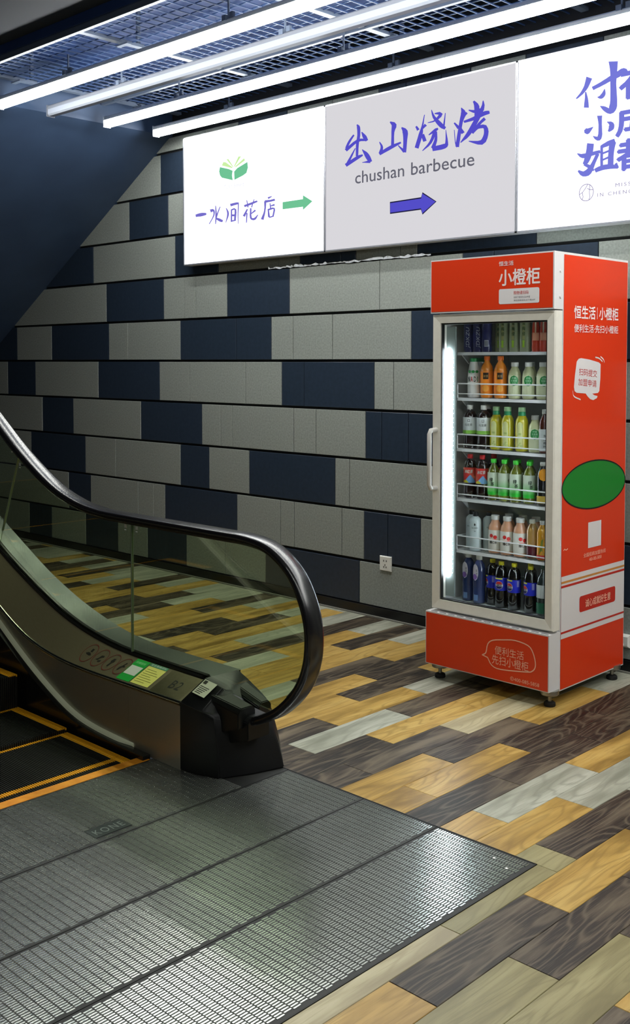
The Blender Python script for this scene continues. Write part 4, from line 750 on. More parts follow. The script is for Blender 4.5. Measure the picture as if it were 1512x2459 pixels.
def d_drop(t, l, R, H):
    p = MB(); f = bend(R); fill(p, [[(-.004, .125), (0, .133), (.004, .125), (.002, .120), (-.002, .120)]], f); letter(p, '外星人电解质水', -.016, .106, .016, .113, f); letter(p, '无糖', -.004, .092, .004, .097, f); sub(t, 'label_lettering', p, K_)
white_b = bottle('white_water_bottle', .0275, .182, [(.024, 0), (.027, .004), (.0275, .012), (.0275, .140), (.025, .150), (.016, .158), (.012, .162)], mat('bottle_frosted_white', (204, 216, 218), .35, 0, .3), K_, .42, .89, deco=d_drop)
def d_vc(t, l, R, H):
    p = MB(); f = bend(R); letter(p, '维C水', -.018, .046, .018, .060, f, bold=.02); sub(l, 'label_lettering', p, K_)
    p = MB(); disc(p, R, -.010, .083, .009); disc(p, R, .009, .077, .009); sub(l, 'fruit_drawing', p, REDi)
    p = MB(); patch(p, R, -.018, .018, .064, .067); sub(l, 'red_line', p, mat('label_coral', (220, 100, 80), .4))
peach = bottle('peach_water_bottle', .0315, .176, pet(.0315, .176, .52, .62, .88), liquid('drink_peach', (214, 158, 124), .16, .6), W_, .58, .88, label=(.10, .62, mat('label_offwhite', (228, 224, 214), .4)), deco=d_vc)
def d_amb(t, l, R, H):
    p = MB(); patch(p, R, -.05, .05, .006, .062, 14); sub(t, 'dark_red_base', p, mat('base_maroon', (84, 20, 34), .3))
amber = bottle('amber_drink_bottle', .026, .176, pet(.026, .176, .46, .66, .90), liquid('drink_amber', (176, 136, 74), .14, .7), mat('cap_clear_white', (214, 214, 206), .4), .5, deco=d_amb)
def d_mix(t, l, R, H):
    p = MB(); fill(p, [[(-.016, .03), (-.006, .09), (.004, .10), (-.002, .05), (.010, .03)]], bend(R)); sub(t, 'leaf_drawing', p, mat('leaf_olive', (130, 140, 40), .4))
    p = MB(); patch(p, R, -.04, .04, .006, .024, 14); sub(t, 'red_band', p, REDi)
mixed = bottle('yellow_red_drink_bottle', .025, .176, pet(.025, .176, .42, .64, .90), liquid('drink_gold', (226, 160, 40), .14, .7), W_, .46, deco=d_mix)
def d_blue(t, l, R, H):
    p = MB(); disc(p, R, -.006, .148, .016, ry=.040); q = sub(t, 'oval_label', p, mat('label_lilac_white', (226, 220, 236), .4))
    p = MB(); disc(p, R, -.008, .126, .012, ry=.014, k=1.014); sub(q, 'purple_wash', p, mat('label_purple', (150, 110, 200), .4))
    p = MB(); f = bend(R, 1.016)
    for k, ch in enumerate('百岁山'): letter(p, ch, -.003, .150 - k*.014, .006, .161 - k*.014, f)
    sub(q, 'label_lettering', p, K_)
    p = MB(); patch(p, R, -.012, .008, .014, .042); sub(t, 'base_label', p, mat('label_sky', (110, 140, 190), .4))
bluew = bottle('blue_water_bottle', .031, .227, pet(.031, .227, .42, .66, .90, .06), liquid('water_blue', (42, 56, 104), .12, .8), W_, .48, deco=d_blue)
def d_cola(t, l, R, H):
    cu, cv, r = -.004, .106, .018
    for nm, a, b, m in (('emblem_red', .22, .92, REDi), ('emblem_white', -.28, .22, W_), ('emblem_blue', -.92, -.28, mat('emblem_navy', (16, 20, 90), .4))):
        p = MB(); disc(p, R, cu, cv, r, a, b, 6, 1.012); sub(l, nm, p, m)
    p = MB(); f = bend(R, 1.009); outline([(cu + r*.98*math.cos(k*math.pi/12), cv + r*.98*math.sin(k*math.pi/12)) for k in range(24)], .0022, f, p); sub(l, 'emblem_ring', p, W_)
    p = MB(); letter(p, '百事可乐', cu-.014, cv-.004, cu+.014, cv+.0035, bend(R, 1.018), bold=.03); sub(l, 'label_lettering', p, K_)
    p = MB(); patch(p, R, -.026, .012, .133, .139, 10); sub(l, 'yellow_band', p, mat('band_lemon', (220, 220, 60), .4))
    p = MB(); patch(p, R, .034, .046, .108, .136, 4); sub(l, 'nutrition_panel', p, mat('panel_grey_blue', (150, 150, 210), .4))
cola = bottle('cola_bottle', .0305, .212, pet(.0305, .212, .36, .70, .92, .05), liquid('cola_black', (12, 9, 10), .08, 1.0), mat('cap_yellow', (226, 220, 30), .4), .40, .92, label=(.38, .66, mat('label_cobalt', (26, 40, 190), .4)), deco=d_cola)
def d_dg(t, l, R, H):
    p = MB(); patch(p, R, -.05, .05, .012, .06, 14); sub(t, 'green_base', p, mat('base_green', (14, 90, 60), .4))
dgreen = bottle('clear_green_bottle', .030, .225, pet(.030, .225, .36, .62, .92), liquid('drink_clear_dark', (40, 52, 52), .1, .9), mat('cap_dark_green', (16, 70, 48), .4), .4, .92, label=(.36, .62, MATS['label_white']), deco=d_dg)

PROTO_USED = set()
def stock(proto, x, z, y, label, turn=.5, group=None):
    if proto.name not in PROTO_USED: PROTO_USED.add(proto.name); o = proto
    else: o = copy_tree(proto)
    o.location = (x, y, z); o.rotation_euler = (0, 0, turn); o['label'] = label; o['category'] = 'can' if 'can' in o.name.split('.')[0] else 'bottle'
    o['group'] = group or ('drinks on the ' + SHN[z])
    return o
Z1, Z2, Z3, Z4, Z5 = [s + .0005 for s in SHELF]; Z6 = FLOOR_Z + .0005
SHN = {Z1: 'top shelf', Z2: 'second shelf', Z3: 'third shelf', Z4: 'fourth shelf', Z5: 'fifth shelf', Z6: 'cabinet floor'}
Y1, Y2 = 4.098, 4.172
# top shelf
stock(navy_can, -2.962, Z1, 4.09, 'leftmost navy can with silver side lettering on the top shelf', .35)
stock(navy_can, -2.911, Z1, 4.09, 'middle navy can with silver side lettering on the top shelf', .62)
stock(code_can, -2.860, Z1, 4.09, 'navy can with a barcode, right of the lettered navy cans', .5)
for x, l in ((-2.820, 'pale green drink bottle directly right of the navy cans on the top shelf'), (-2.768, 'second pale green drink bottle from the navy cans'), (-2.712, 'third pale green drink bottle from the navy cans'), (-2.656, 'pale green drink bottle next to the red drinks on the top shelf')):
    stock(lime_box, x, Z1, Y1 + (.045 if x < -2.8 else 0), l, .15)
stock(red_drink, -2.602, Z1, Y1, 'left of the two red drink bottles on the top shelf'); stock(red_drink, -2.562, Z1, Y1, 'right of the two red drink bottles at the top shelf end')
# second shelf
stock(milk, -2.938, Z2, Y1, 'white milk bottle with green cap at the left of the second shelf')
stock(orange, -2.864, Z2, Y1, 'orange juice bottle beside the white milk bottle', .4); stock(orange, -2.789, Z2, Y1, 'orange juice bottle beside the green-badged yogurt drinks', .5)
stock(yog, -2.712, Z2, Y1, 'white-capped yogurt drink right beside the orange juice bottles', .45); stock(yog, -2.638, Z2, Y1, 'middle yogurt drink of the three on the second shelf', .5); stock(yog, -2.564, Z2, Y1, 'yogurt drink at the right end of the second shelf', .75)
stock(yog, -2.672, Z2, Y2, 'yogurt drink in the second row behind the front yogurt drinks', .9); stock(milk, -2.958, Z2, Y2 + .02, 'white milk bottle half hidden behind the front milk bottle', 2.2)
# third shelf
stock(oolong, -2.958, Z3, Y1, 'dark tea bottle with white label at the left end of the third shelf', .4); stock(oolong, -2.880, Z3, Y1, 'dark tea bottle with white label beside the lemon teas', .45)
stock(lemon, -2.813, Z3, Y1 + .004, 'lemon tea bottle right beside the dark tea bottles', .25); stock(lemon, -2.748, Z3, Y1, 'middle lemon tea bottle on the third shelf', .3); stock(lemon, -2.672, Z3, Y1, 'lemon tea bottle beside the single yogurt drink', .35)
stock(yog, -2.602, Z3, Y1, 'single yogurt drink between lemon tea and brown tea on the third shelf', .5); stock(brown, -2.548, Z3, 4.088, 'brown tea bottle with white label at the right end of the third shelf', .6)
stock(oolong, -2.915, Z3, Y2 + .01, 'dark tea bottle in the second row of the third shelf', 1.4)
# fourth shelf
stock(icetea, -2.956, Z4, Y1, 'red-labelled iced tea bottle at the left end of the fourth shelf', .4); stock(icetea, -2.886, Z4, Y1, 'red-labelled iced tea bottle beside the green teas', .45)
for x, l, a in ((-2.823, 'green tea bottle next to the red-labelled iced teas', .25), (-2.764, 'second green tea bottle from the iced teas', 1.5), (-2.702, 'third green tea bottle from the iced teas', .5), (-2.630, 'rightmost green tea bottle in the front row', .75)): stock(greentea, x, Z4, Y1, l, a)
stock(coffee, -2.552, Z4, 4.088, 'black drink bottle with orange badge at the right end of the fourth shelf', .6)
stock(icetea, -2.874, Z4, Y2, 'iced tea bottle in the second row of the fourth shelf', .6)
for x, l in ((-2.802, 'leftmost green tea bottle in the second row'), (-2.738, 'middle green tea bottle in the second row'), (-2.672, 'rightmost green tea bottle in the second row')): stock(greentea, x, Z4, Y2, l, .9)
# fifth shelf
stock(white_b, -2.962, Z5, 4.122, 'white water bottle with black cap at the left end of the fifth shelf', .35); stock(white_b, -2.913, Z5, 4.083, 'frontmost white water bottle with black cap on the fifth shelf', .5); stock(white_b, -2.876, Z5, 4.138, 'white water bottle behind the left peach water bottle', .8)
stock(peach, -2.812, Z5, Y1, 'peach water bottle beside the white water bottles', .3); stock(peach, -2.746, Z5, Y1, 'middle peach water bottle of the front three', .5); stock(peach, -2.676, Z5, Y1, 'right peach water bottle beside the amber drink', .95)
stock(amber, -2.612, Z5, Y1, 'amber drink bottle with dark red base on the fifth shelf', .5); stock(mixed, -2.556, Z5, 4.092, 'yellow and red drink bottle at the right end of the fifth shelf', .6)
for x, l in ((-2.790, 'leftmost peach water bottle of the second row'), (-2.714, 'middle peach water bottle of the second row'), (-2.644, 'rightmost peach water bottle of the second row')): stock(peach, x, Z5, Y2 + .005, l, .8)
# cabinet floor
stock(bluew, -2.972, Z6, 4.112, 'blue water bottle at the left end of the cabinet floor', .2); stock(bluew, -2.900, Z6, Y1, 'blue water bottle beside the cola bottles', .15)
for x, y, l, a in ((-2.838, 4.118, 'cola bottle next to the blue water bottles', -.6), (-2.776, Y1, 'second cola bottle, its round emblem fully shown', .35), (-2.706, Y1, 'third cola bottle from the blue water bottles', -.1), (-2.618, Y1, 'rightmost cola bottle beside the dark green bottle', -.35)): stock(cola, x, Z6, y, l, a)
stock(cola, -2.662, Z6, 4.165, 'cola bottle in the second row between the front colas', -.3); stock(dgreen, -2.547, Z6, 4.09, 'clear bottle with white label and green base at the cabinet floor end', .5)

# ================================================================== ESCALATOR
stain = noisy('stainless_brushed', (172, 168, 152), (180, 176, 160), 60, .34, 0, 4, .80, (1, 1, 30), .42)
deckm = noisy('stainless_deck', (150, 138, 112), (158, 146, 120), 40, .34, 0, 4, .72, (1, 20, 1), .38)
outdeck = noisy('stainless_outer_deck', (196, 200, 198), (210, 214, 210), 9, .18, 0, 4, 1.0, (1, 1, 1), .24)
chrome = mat('chrome_edge', (214, 208, 190), .14, 1.0)
lipm = mat('skirt_lip', (228, 234, 202), .35)
skirtm = mat('skirt_black', (22, 22, 22), .25, .0, .3)
railm_ = mat('handrail_black', (16, 15, 17), .24, spec=.7)
newelm = mat('newel_black', (11, 12, 13), .40, spec=.35)
stepm = mat('step_dark', (52, 52, 50), .42, .7)
yelm = mat('step_yellow', (238, 170, 20), .5)
combm = noisy('comb_orange', (226, 140, 24), (240, 160, 40), 30, .5)
balg = glass('balustrade_glass', (.74, .80, .66), .95)
esc = thing('escalator', 'escalator rising to the left with glass balustrade and black handrail', 'escalator', (-3.2, 1.84, 0))
def EP(mb, name, m, parent=None, **k):
    o = mb.build(name, m, parent or esc, **k)
    if parent is None: o.matrix_parent_inverse = Matrix.Translation((3.2, -1.84, 0))
    return o
YC = 1.835
T_LIP = [(-3.30, .022), (-3.373, .024), (-3.55, .030), (-3.65, .041), (-3.739, .061), (-3.891, .123), (-4.022, .180), (-4.169, .258), (-4.246, .300), (-5.6, 1.085)]
T_CHR = [(-3.02, .248), (-3.60, .243), (-3.75, .247), (-3.886, .257), (-4.051, .286), (-4.148, .318), (-4.303, .385), (-4.55, .52), (-5.6, 1.13)]
T_INN = [(-3.02, .307), (-3.45, .309), (-3.60, .314), (-3.796, .339), (-3.92, .365), (-4.054, .401), (-4.328, .509), (-4.524, .598), (-5.6, 1.17)]
T_OUT = [(-3.00, .313), (-3.48, .312), (-3.60, .314), (-3.719, .324), (-3.88, .352), (-4.103, .408), (-4.359, .500), (-4.614, .622), (-4.823, .725), (-5.6, 1.13)]
XS = [-3.02 - .03*k for k in range(87)]
def sm(T, x): return (interp(T, x-.12) + 2*interp(T, x-.06) + 3*interp(T, x) + 2*interp(T, x+.06) + interp(T, x+.12))/9
RAIL = [(-5.7, 1.975), (-5.1, 1.588), (-4.614, 1.273), (-4.34, 1.098), (-4.085, .968), (-3.893, .908), (-3.72, .884), (-3.55, .880), (-3.2, .880), (-2.935, .880), (-2.82, .880), (-2.723, .870), (-2.655, .849), (-2.589, .810), (-2.541, .765), (-2.508, .714), (-2.483, .660), (-2.468, .603), (-2.464, .545), (-2.471, .480), (-2.495, .411), (-2.544, .339), (-2.631, .262), (-2.731, .209), (-2.80, .188)]
RP = spline([(x, z, 0) for x, z in RAIL], 8)
def rail_frame():
    out = []
    for i, q in enumerate(RP):
        a = RP[max(0, i-1)]; b = RP[min(len(RP)-1, i+1)]; t = (b-a).normalized()
        out.append((q, Vector((t.y, -t.x))))            # inward normal (below / inside the loop)
    return out
RF = rail_frame()
def inset(n): return [(q.x + nn.x*n, q.y + nn.y*n) for q, nn in RF]
def balustrade(near):
    M = (lambda y: y) if near else (lambda y: 2*YC - y)
    # skirt, lip, side panel, chrome nose, inner deck
    p = MB()
    xs = [-3.192] + [x for x in XS if x < -3.2]
    p.sweep([[(x, M(2.362), -.10), (x, M(2.362), sm(T_LIP, x) - .004), (x, M(2.396), sm(T_LIP, x) - .004), (x, M(2.396), -.10)] for x in xs]); EP(p, 'skirt_panel', skirtm)
    p = MB(); xs = [-3.305, -3.34, -3.38] + [x for x in XS if x < -3.39]
    tp = lambda x: max(0, (x+3.385)*.42)
    p.sweep([[(x, M(2.392 + tp(x)*.3), sm(T_LIP, x) - .010), (x, M(2.384 + tp(x)*.4), sm(T_LIP, x) - .003), (x, M(2.388 + tp(x)*.3), sm(T_LIP, x) + .005), (x, M(2.405), sm(T_LIP, x) + .009), (x, M(2.405), sm(T_LIP, x) - .010)] for x in xs]); EP(p, 'skirt_lip', lipm, smooth=True)
    for xa, xb in ((-3.02, -3.335), (-3.336, -5.55)):
        p = MB(); xs = [xa] + [x for x in XS if xb < x < xa] + [xb]
        p.sweep([[(x, M(2.403), 0.003 if x > -3.337 else sm(T_LIP, x) - .02), (x, M(2.403), sm(T_CHR, x)), (x, M(2.43), sm(T_CHR, x)), (x, M(2.43), 0.003 if x > -3.337 else sm(T_LIP, x) - .02)] for x in xs]); EP(p, 'side_panel', stain, smooth=True)
    p = MB(); p.tube([(x, M(2.408), sm(T_CHR, x)) for x in XS], .0095, 10); EP(p, 'nose_trim', chrome, smooth=True)
    p = MB(); p.sweep([[(x, M(2.410), sm(T_CHR, x) + .008), (x, M(2.528), sm(T_INN, x)), (x, M(2.528), sm(T_INN, x) - .03), (x, M(2.41), sm(T_CHR, x) - .02)] for x in XS]); idk = EP(p, 'inner_deck', deckm, smooth=True)
    for y0, y1 in ((2.529, 2.542), (2.558, 2.572)):
        p = MB(); p.sweep([[(x, M(y0), sm(T_INN, x) - .02), (x, M(y0), sm(T_INN, x) + .006), (x, M((y0+y1)/2), sm(T_INN, x) + .011), (x, M(y1), sm(T_INN, x) + .006), (x, M(y1), sm(T_INN, x) - .02)] for x in XS if x < -3.04]); EP(p, 'glass_channel', mat('channel_black', (16, 15, 15), .3, 0, .3), smooth=True)
    p = MB(); p.sweep([[(x, M(2.572), sm(T_INN, x) + .001), (x, M(2.70), sm(T_OUT, x)), (x, M(2.70), sm(T_OUT, x) - .02), (x, M(2.572), sm(T_INN, x) - .02)] for x in XS]); EP(p, 'outer_deck', outdeck, smooth=True)
    p = MB(); p.sweep([[(x, M(2.698), 0 if x > -4.2 else max(0, sm(T_OUT, x) - .9)), (x, M(2.698), sm(T_OUT, x) - .002), (x, M(2.690), sm(T_OUT, x) - .002), (x, M(2.690), 0 if x > -4.2 else max(0, sm(T_OUT, x) - .9))] for x in XS]); EP(p, 'outer_cladding', mat('cladding_dark', (40, 42, 42), .35, .6))
    # glass panes
    ins = inset(.030)
    top = [(a, b) for a, b in ins if b > .26]
    def clip(lo, hi):
        """pane outline between two joint lines given as (x at z=0.3, x at z=1.06)"""
        def xj(j, z): return j[0] + (j[1]-j[0])*(z-.3)/.76
        up_ = [(a, b) for a, b in top if (lo is None or a > xj(lo, b)) and (hi is None or a < xj(hi, b))]
        def corner(j):
            best = min(top, key=lambda q: abs(q[0] - xj(j, q[1])) + (0 if q[1] > .6 else 9)); return (xj(j, best[1]), best[1])
        bl = (lambda j: next(((xj(j, z/100), z/100) for z in range(120, 20, -1) if z/100 <= sm(T_INN, xj(j, z/100)) - .01), (xj(j, .29), .29)))
        P = []
        if lo: P += [bl(lo), corner(lo)]
        P += up_
        if hi: P += [corner(hi), bl(hi)]
        x_hi = P[-1][0]; x_lo = P[0][0]
        mid = [(x, sm(T_INN, x) - .012) for x in XS if x_lo + .02 < x < min(x_hi, -3.04) - .02]
        return P + mid
    J1, J2 = (-3.508, -3.503), (-4.70, -4.375)
    for lo, hi in ((J1, None), (J2, (J1[0]-.005, J1[1]-.005)), (None, (J2[0]-.005, J2[1]-.005))):
        P = clip(lo, hi)
        p = MB()
        from mathutils.geometry import tessellate_polygon
        n = len(P); tri = tessellate_polygon([[Vector((a, b, 0)) for a, b in P]])
        p.add([(a, M(2.545), b) for a, b in P] + [(a, M(2.555), b) for a, b in P], [tuple(t) for t in tri] + [tuple(i+n for i in t[::-1]) for t in tri] + [(i, (i+1) % n, (i+1) % n + n, i + n) for i in range(n)])
        pane = EP(p, 'glass_pane', balg)
    edge = mat('glass_edge', (92, 100, 90), .3)
    for j in (J1, J2):
        z0, z1 = ((.318, .852) if j is J1 else (.70, 1.068))
        xj = lambda z: j[0] + (j[1]-j[0])*(z-.3)/.76
        p = MB(); p.sweep([[(xj(z)-.0038, M(2.544), z), (xj(z)-.0008, M(2.544), z), (xj(z)-.0008, M(2.556), z), (xj(z)-.0038, M(2.556), z)] for z in (z0, z1)]); EP(p, 'glass_joint', edge)
        if near:
            p = MB()
            for dx in (-.040, .036):
                xc, zc = (xj(.83) + dx, .826) if j is J1 else (xj(1.02) + dx*.9, 1.055 - dx*.9)
                p.add([(xc-.008, 2.5442, zc-.004), (xc+.008, 2.5442, zc-.004), (xc+.008, 2.5442, zc+.010), (xc-.008, 2.5442, zc+.010)], [(0, 1, 2, 3)])
                p.add([(xc-.007, 2.5442, zc-.014), (xc+.006, 2.5442, zc-.014), (xc+.006, 2.5442, zc-.010), (xc-.007, 2.5442, zc-.010)], [(0, 1, 2, 3)])
            EP(p, 'etched_mark', mat('etch_white', (238, 242, 242), .5), fix=False)
    # handrail: rounded C section swept along the loop
    SEC = [(.0, -.026), (.0, .026), (.004, .035), (.012, .040), (.022, .039), (.030, .033), (.032, .024), (.032, -.024), (.030, -.033), (.022, -.039), (.012, -.040), (.004, -.035)]
    p = MB(); p.sweep([[(q.x + nn.x*n, M(2.55 + y), q.y + nn.y*n) for n, y in SEC] for q, nn in RF]); EP(p, 'handrail', railm_, smooth=True)
    S2 = [(.033, -.016), (.033, .016), (.040, .014), (.040, -.014)]
    p = MB(); p.sweep([[(q.x + nn.x*n, M(2.55 + y), q.y + nn.y*n) for n, y in S2] for q, nn in RF if q.y > .30]); EP(p, 'rail_guide', mat('rail_guide_metal', (110, 106, 100), .3, .9))
    # newel cap
    p = MB()
    def ring(pts): return [(x, M(y), z) for x, y, z in pts]
    B0 = [(-3.024, 2.403, .003), (-2.945, 2.415, .003), (-2.852, 2.447, .003), (-2.80, 2.56, .003), (-2.764, 2.684, .003), (-2.80, 2.715, .003), (-3.024, 2.715, .003)]
    B1 = [(-3.024, 2.403, .11), (-2.930, 2.416, .11), (-2.860, 2.445, .11), (-2.815, 2.56, .10), (-2.790, 2.680, .09), (-2.82, 2.712, .10), (-3.024, 2.712, .12)]
    B2 = [(-3.024, 2.403, .250), (-2.918, 2.419, .234), (-2.872, 2.441, .220), (-2.842, 2.55, .185), (-2.818, 2.668, .160), (-2.85, 2.705, .20), (-3.024, 2.708, .285)]
    B3 = [(-3.024, 2.406, .257), (-2.918, 2.422, .241), (-2.888, 2.446, .236), (-2.862, 2.55, .235), (-2.845, 2.655, .222), (-2.87, 2.694, .240), (-3.024, 2.702, .303)]
    B4 = [(-3.024, 2.522, .318), (-2.914, 2.518, .306), (-2.906, 2.526, .294), (-2.905, 2.56, .288), (-2.940, 2.648, .298), (-2.955, 2.672, .302), (-3.024, 2.685, .316)]
    p.sweep([ring(b) for b in (B0, B1, B2, B3, B4)]); nw = EP(p, 'newel_cap', newelm, smooth=True, bevel=.004)
    def boss(y0, y1, xs, zs, xe, ze, nm, grow=.012):
        q = MB(); r_ = []
        for x, (za, zb), s in ((xs, zs, 0), ((xs+xe)/2, ((zs[0]+ze[0])/2, (zs[1]+ze[1])/2), .4), (xe, ze, 1)):
            a, b = y0 + grow*s, y1 - grow*s; c = .016
            r_.append(ring([(x, a, za), (x, a, zb-c), (x, a+c, zb), (x, b-c, zb), (x, b, zb-c), (x, b, za)]))
        q.sweep(r_); return q.build(nm, newelm, nw, smooth=True, bevel=.003)
    boss(2.463, 2.562, -2.935, (.14, .286), -2.778, (.195, .266), 'rail_inlet', .007)
    boss(2.588, 2.668, -2.965, (.14, .303), -2.806, (.19, .254), 'inlet_cover', .008)
    boss(2.492, 2.610, -2.86, (.12, .238), -2.757, (.150, .232), 'inlet_mouth', .006)
    return idk, nw
deck, nwl = balustrade(True)
balustrade(False)
# deck stickers, on the sloping inner deck
def DK(lift): return lambda u, s: (u, 2.410 + .118*s, sm(T_CHR, u) + .008 + (sm(T_INN, u) - sm(T_CHR, u) - .008)*s + lift)
def deck_rect(mb, u0, u1, s0, s1, lift):
    f = DK(lift); n = 3
    for k in range(n): a, b = u0+(u1-u0)*k/n, u0+(u1-u0)*(k+1)/n; mb.poly([f(a, s0), f(b, s0), f(b, s1), f(a, s1)])
signred = mat('warning_red', (110, 34, 30), .5); pict = mat('pictogram_black', (26, 22, 18), .5)
for k, x in enumerate((-3.699, -3.621, -3.543, -3.466)):
    p = MB(); C_ = [(x + .037*math.cos(a*math.pi/14), .50 + .36*math.sin(a*math.pi/14)) for a in range(28)]; f = DK(.0016)
    for i in range(28):
        a, b = C_[i], C_[(i+1) % 28]; g = lambda q, w: f(x + (q[0]-x)*w, .5 + (q[1]-.5)*w)
        p.poly([g(a, 1), g(b, 1), g(b, .93), g(a, .93)])
    rg = p.build('warning_ring', signred, deck, fix=False)
    q = MB(); f2_ = lambda u, v: f(x + u*.02, .5 + v*.2)
    SH = [[[(-.9,-.2),(.4,-.4),(.9,-.2),(.3,.1),(-.3,.1)], [(-.1,.3),(.5,.3),(.5,.9),(-.1,.9)]], [[(-.9,-.5),(-.2,-.5),(.2,.2),(.8,.3),(.7,.6),(-.1,.5),(-.4,-.2)], [(.1,-.8),(.9,-.6),(.9,-.3),(.1,-.5)]],
          [[(-.35,-.9),(.1,-.9),(.3,0),(.6,.2),(.3,.9),(-.2,.8),(-.5,.2),(-.2,0)]], [[(-.7,-.9),(-.4,-.9),(.0,-.1),(.7,-.1),(.7,.1),(.1,.3),(.4,.8),(.1,.9),(-.2,.2),(-.7,-.3)]]][k]
    fill(q, SH, f2_); q.build('pictogram', pict, rg, fix=False)
p = MB(); deck_rect(p, -3.436, -3.352, .04, .97, .0012); gs = p.build('green_notice', mat('notice_green', (18, 168, 60), .5), deck, fix=False)
p = MB(); deck_rect(p, -3.430, -3.358, .30, .68, .0018); p.build('white_square', mat('notice_white', (216, 220, 214), .5), gs, fix=False)
p = MB(); V, F = glyphs('扶梯报修'); f = DK(.002); p.add([f(-3.425 + a*.06, .78 + b*.10) for a, b in V], F); p.build('notice_lettering', mat('notice_mint', (150, 230, 160), .5), gs, fix=False)
p = MB(); deck_rect(p, -3.346, -3.236, .06, .97, .0012); ys = p.build('yellow_notice', mat('notice_yellow', (232, 226, 120), .5), deck, fix=False)
p = MB(); deck_rect(p, -3.346, -3.236, .84, .97, .0018); hb = p.build('notice_header', mat('notice_teal', (60, 140, 100), .5), ys, fix=False)
p = MB(); f = DK(.0024); V, F = glyphs('安全乘梯须知'); p.add([f(-3.338 + a*.094, .865 + b*.085) for a, b in V], F); p.build('notice_title', MATS['notice_white'], ys, fix=False)
p = MB()
for k in range(7): deck_rect(p, -3.336, -3.336 + .06 + .03*((k*5) % 3)/2, .16 + .09*k, .175 + .09*k, .0018)
p.build('notice_text_line', mat('notice_ink', (150, 140, 60), .5), ys, fix=False)
p = MB(); deck_rect(p, -3.215, -3.036, .02, .985, .0010); lp = p.build('level_plate', noisy('level_plate_steel', (140, 130, 104), (148, 138, 112), 50, .34, 0, 3, 1.0), deck, fix=False)
p = MB(); f = DK(.0018); V, F = glyphs('B2', .03, 1.1); p.add([f(-3.150 + a*.060, .30 + b*.34) for a, b in V], F); p.build('level_lettering', pict, lp, fix=False)
# label on the newel
lf = lambda u, v: (-3.008 + u*.068, 2.440 + v*.078, .2585 + (.034 + v*.078)*.525 - (.016 + u*.068)*.10 + .0045)
p = MB(); p.poly([lf(0, .12), lf(1, .12), lf(1, .95), lf(0, .95)]); lb = p.build('inspection_label', mat('label_paper', (196, 198, 178), .5), nwl, fix=False)
p = MB(); lf2 = lambda u, v: (lf(u, v)[0], lf(u, v)[1], lf(u, v)[2] + .0008)
p.poly([lf2(.08, .72), lf2(.34, .72), lf2(.34, .90), lf2(.08, .90)])
for k in range(5): p.poly([lf2(.1, .2 + .09*k), lf2(.55 + .07*k, .2 + .09*k), lf2(.55 + .07*k, .23 + .09*k), lf2(.1, .23 + .09*k)])
p.build('label_print', pict, lb, fix=False)
# steps
SY0, SY1 = 1.338, 2.340; PITCH_C = .0092
def cleats(mb, x0, x1, y0, y1, z, z_low):
    n = int(round((y1-y0)/PITCH_C)); w = .0052
    for k in range(n):
        y = y0 + (k+.5)*PITCH_C; mb.box(x0, x1, y-w/2, y+w/2, z_low, z)
def step(xf, xb, z, zb, rear=.017):
    """front edge xf (towards the landing), back edge xb, tread height z, riser foot zb"""
    b = MB(); b.box(xb+.001, xf-.001, SY0, SY1, zb - .06, z - .008); st_ = EP(b, 'step', stepm)
    t_ = MB(); cleats(t_, xb+rear, xf, SY0+.05, SY1-.045, z, z-.008); t_.build('tread_cleats', stepm, st_, fix=False)['kind'] = 'stuff'
    y_ = MB(); cleats(y_, xb+.001, xb+rear, SY0, SY1, z+.0005, z-.008); cleats(y_, xb+rear, xf, SY1-.045, SY1, z+.0005, z-.008); cleats(y_, xb+rear, xf, SY0, SY0+.05, z+.0005, z-.008)
    y_.build('yellow_border', yelm, st_, fix=False)['kind'] = 'stuff'
    if z - zb > .005:
        r = MB(); n = int((SY1-SY0)/PITCH_C)
        for k in range(n): y = SY0 + (k+.5)*PITCH_C; r.box(xf-.001, xf+.005, y-.0026, y+.0026, zb-.02, z-.002)
        r.build('riser_cleats', stepm, st_, fix=False)['kind'] = 'stuff'
step(-3.232, -3.300, 0.0, -.004, .030)
step(-3.303, -3.668, 0.0, -.004)
step(-3.672, -4.047, .016, 0.0)
step(-4.051, -4.430, .156, .016)
step(-4.434, -4.815, .370, .156)
step(-4.819, -5.200, .585, .370)
step(-5.204, -5.560, .800, .585)
p = MB(); n = int((SY1-SY0+.02)/PITCH_C)
p.box(-3.232, -3.186, SY0-.01, SY1+.05, -.02, .0025)
for k in range(n): y = SY0 - .005 + (k+.5)*PITCH_C + PITCH_C/2; p.add([(-3.232, y-.0022, -.012), (-3.232, y+.0022, -.012), (-3.232, y+.0022, .0025), (-3.232, y-.0022, .0025), (-3.246, y-.001, -.010), (-3.246, y+.001, -.010)], [(3, 2, 5, 4), (0, 3, 4), (1, 5, 2), (0, 4, 5, 1)])
EP(p, 'comb_strip', combm)
p = MB(); p.box(-5.6, -3.25, 0.93, 2.68, -.55, -.5); EP(p, 'truss_pan', mat('pan_dark', (20, 20, 20), .8))

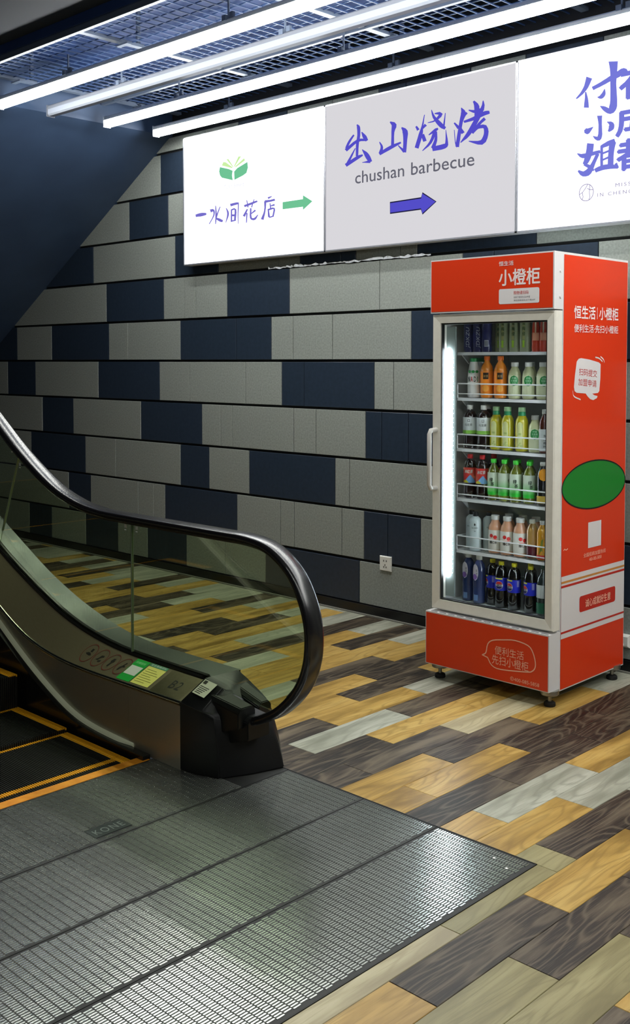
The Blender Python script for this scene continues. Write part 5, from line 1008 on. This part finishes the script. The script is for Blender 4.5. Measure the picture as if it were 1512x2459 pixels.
# ------------------------------------------------------------------ ribbed landing plates at the foot of the escalator
platem = noisy('plate_aluminium', (184, 188, 182), (206, 210, 204), 5, .24, 0, 5, .95, (1, 1, 1), .18)
groove = mat('plate_groove', (40, 41, 39), .6, .3)
lp_ = thing('landing_plate', 'ribbed metal landing floor plates in front of the escalator', 'floor plate', (-2.4, 1.8, 0))
def LP(mb, name, m, parent=None, **k):
    o = mb.build(name, m, parent or lp_, **k)
    if parent is None: o.matrix_parent_inverse = Matrix.Translation((2.4, -1.8, 0))
    return o
PYN, PYF = .98, PLATE_Y - .002
JX = [-3.186, -2.742, -2.372, -2.056, PLATE_X]
for i in range(4):
    x0, x1 = JX[i] + (.0015 if i else 0), JX[i+1] - .0015
    p = MB(); p.box(x0, x1, PYN, PYF, -.03, .0008); pl = LP(p, 'plate', groove)
    b = MB(); px, py = .0094, .0268; ny = int((PYF-PYN-.012)/py); nx = int((x1-x0-.008)/px)
    ox = (x1-x0-nx*px)/2
    for j in range(ny):
        y = PYN + .006 + j*py
        for k in range(nx - (j % 2)):
            x = x0 + ox + k*px + (px/2 if j % 2 else 0)
            if i == 0 and ((x < -3.02 and y > 2.39) or (x < -2.75 and y > 2.44) ): continue
            if i == 0 and -2.845 < x < -2.772 and 1.868 < y + .012 < 2.008: continue
            a0, a1, c0, c1, h, e = x+.0017, x+px-.0021, y+.0004, y+py-.0010, .0026, .0006
            b.add([(a0,c0,.0006),(a1,c0,.0006),(a1,c1,.0006),(a0,c1,.0006),(a0+e,c0+2*e,h),(a1-e,c0+2*e,h),(a1-e,c1-2*e,h),(a0+e,c1-2*e,h)], [(4,5,6,7),(0,1,5,4),(1,2,6,5),(2,3,7,6),(3,0,4,7)])
    b.build('ridges', platem, pl, fix=False)['kind'] = 'stuff'
    if i == 0:
        p = MB(); p.box(-2.838, -2.773, 1.870, 2.008, .0008, .0024); nb = p.build('maker_badge', mat('badge_dark', (46, 54, 50), .5, .4), pl)
        p = MB(); V, F = glyphs('KONE', .02, 1.25); p.add([(-2.822 + (1-b_)*.034, 1.884 + a_*.110, .0028) for a_, b_ in V], F); p.build('badge_lettering', mat('badge_grey', (112, 122, 114), .5), nb, fix=False)
    if i == 3:
        p = MB()
        for x, y in ((-1.80, 2.63), (-1.735, 2.60), (-2.03, 2.655)): p.lathe([(.004, .001), (.004, .0036), (.002, .0042)], 10, x, y, 0)
        p.build('screw', mat('screw_bright', (210, 210, 205), .3, .8), pl, smooth=True)
p = MB(); p.box(PLATE_X - .001, PLATE_X + .004, PYN, PYF + .004, -.03, .0022); p.box(JX[0], PLATE_X + .004, PYF, PYF + .004, -.03, .0022); LP(p, 'edge_angle', mat('edge_dark', (30, 30, 29), .5, .5))
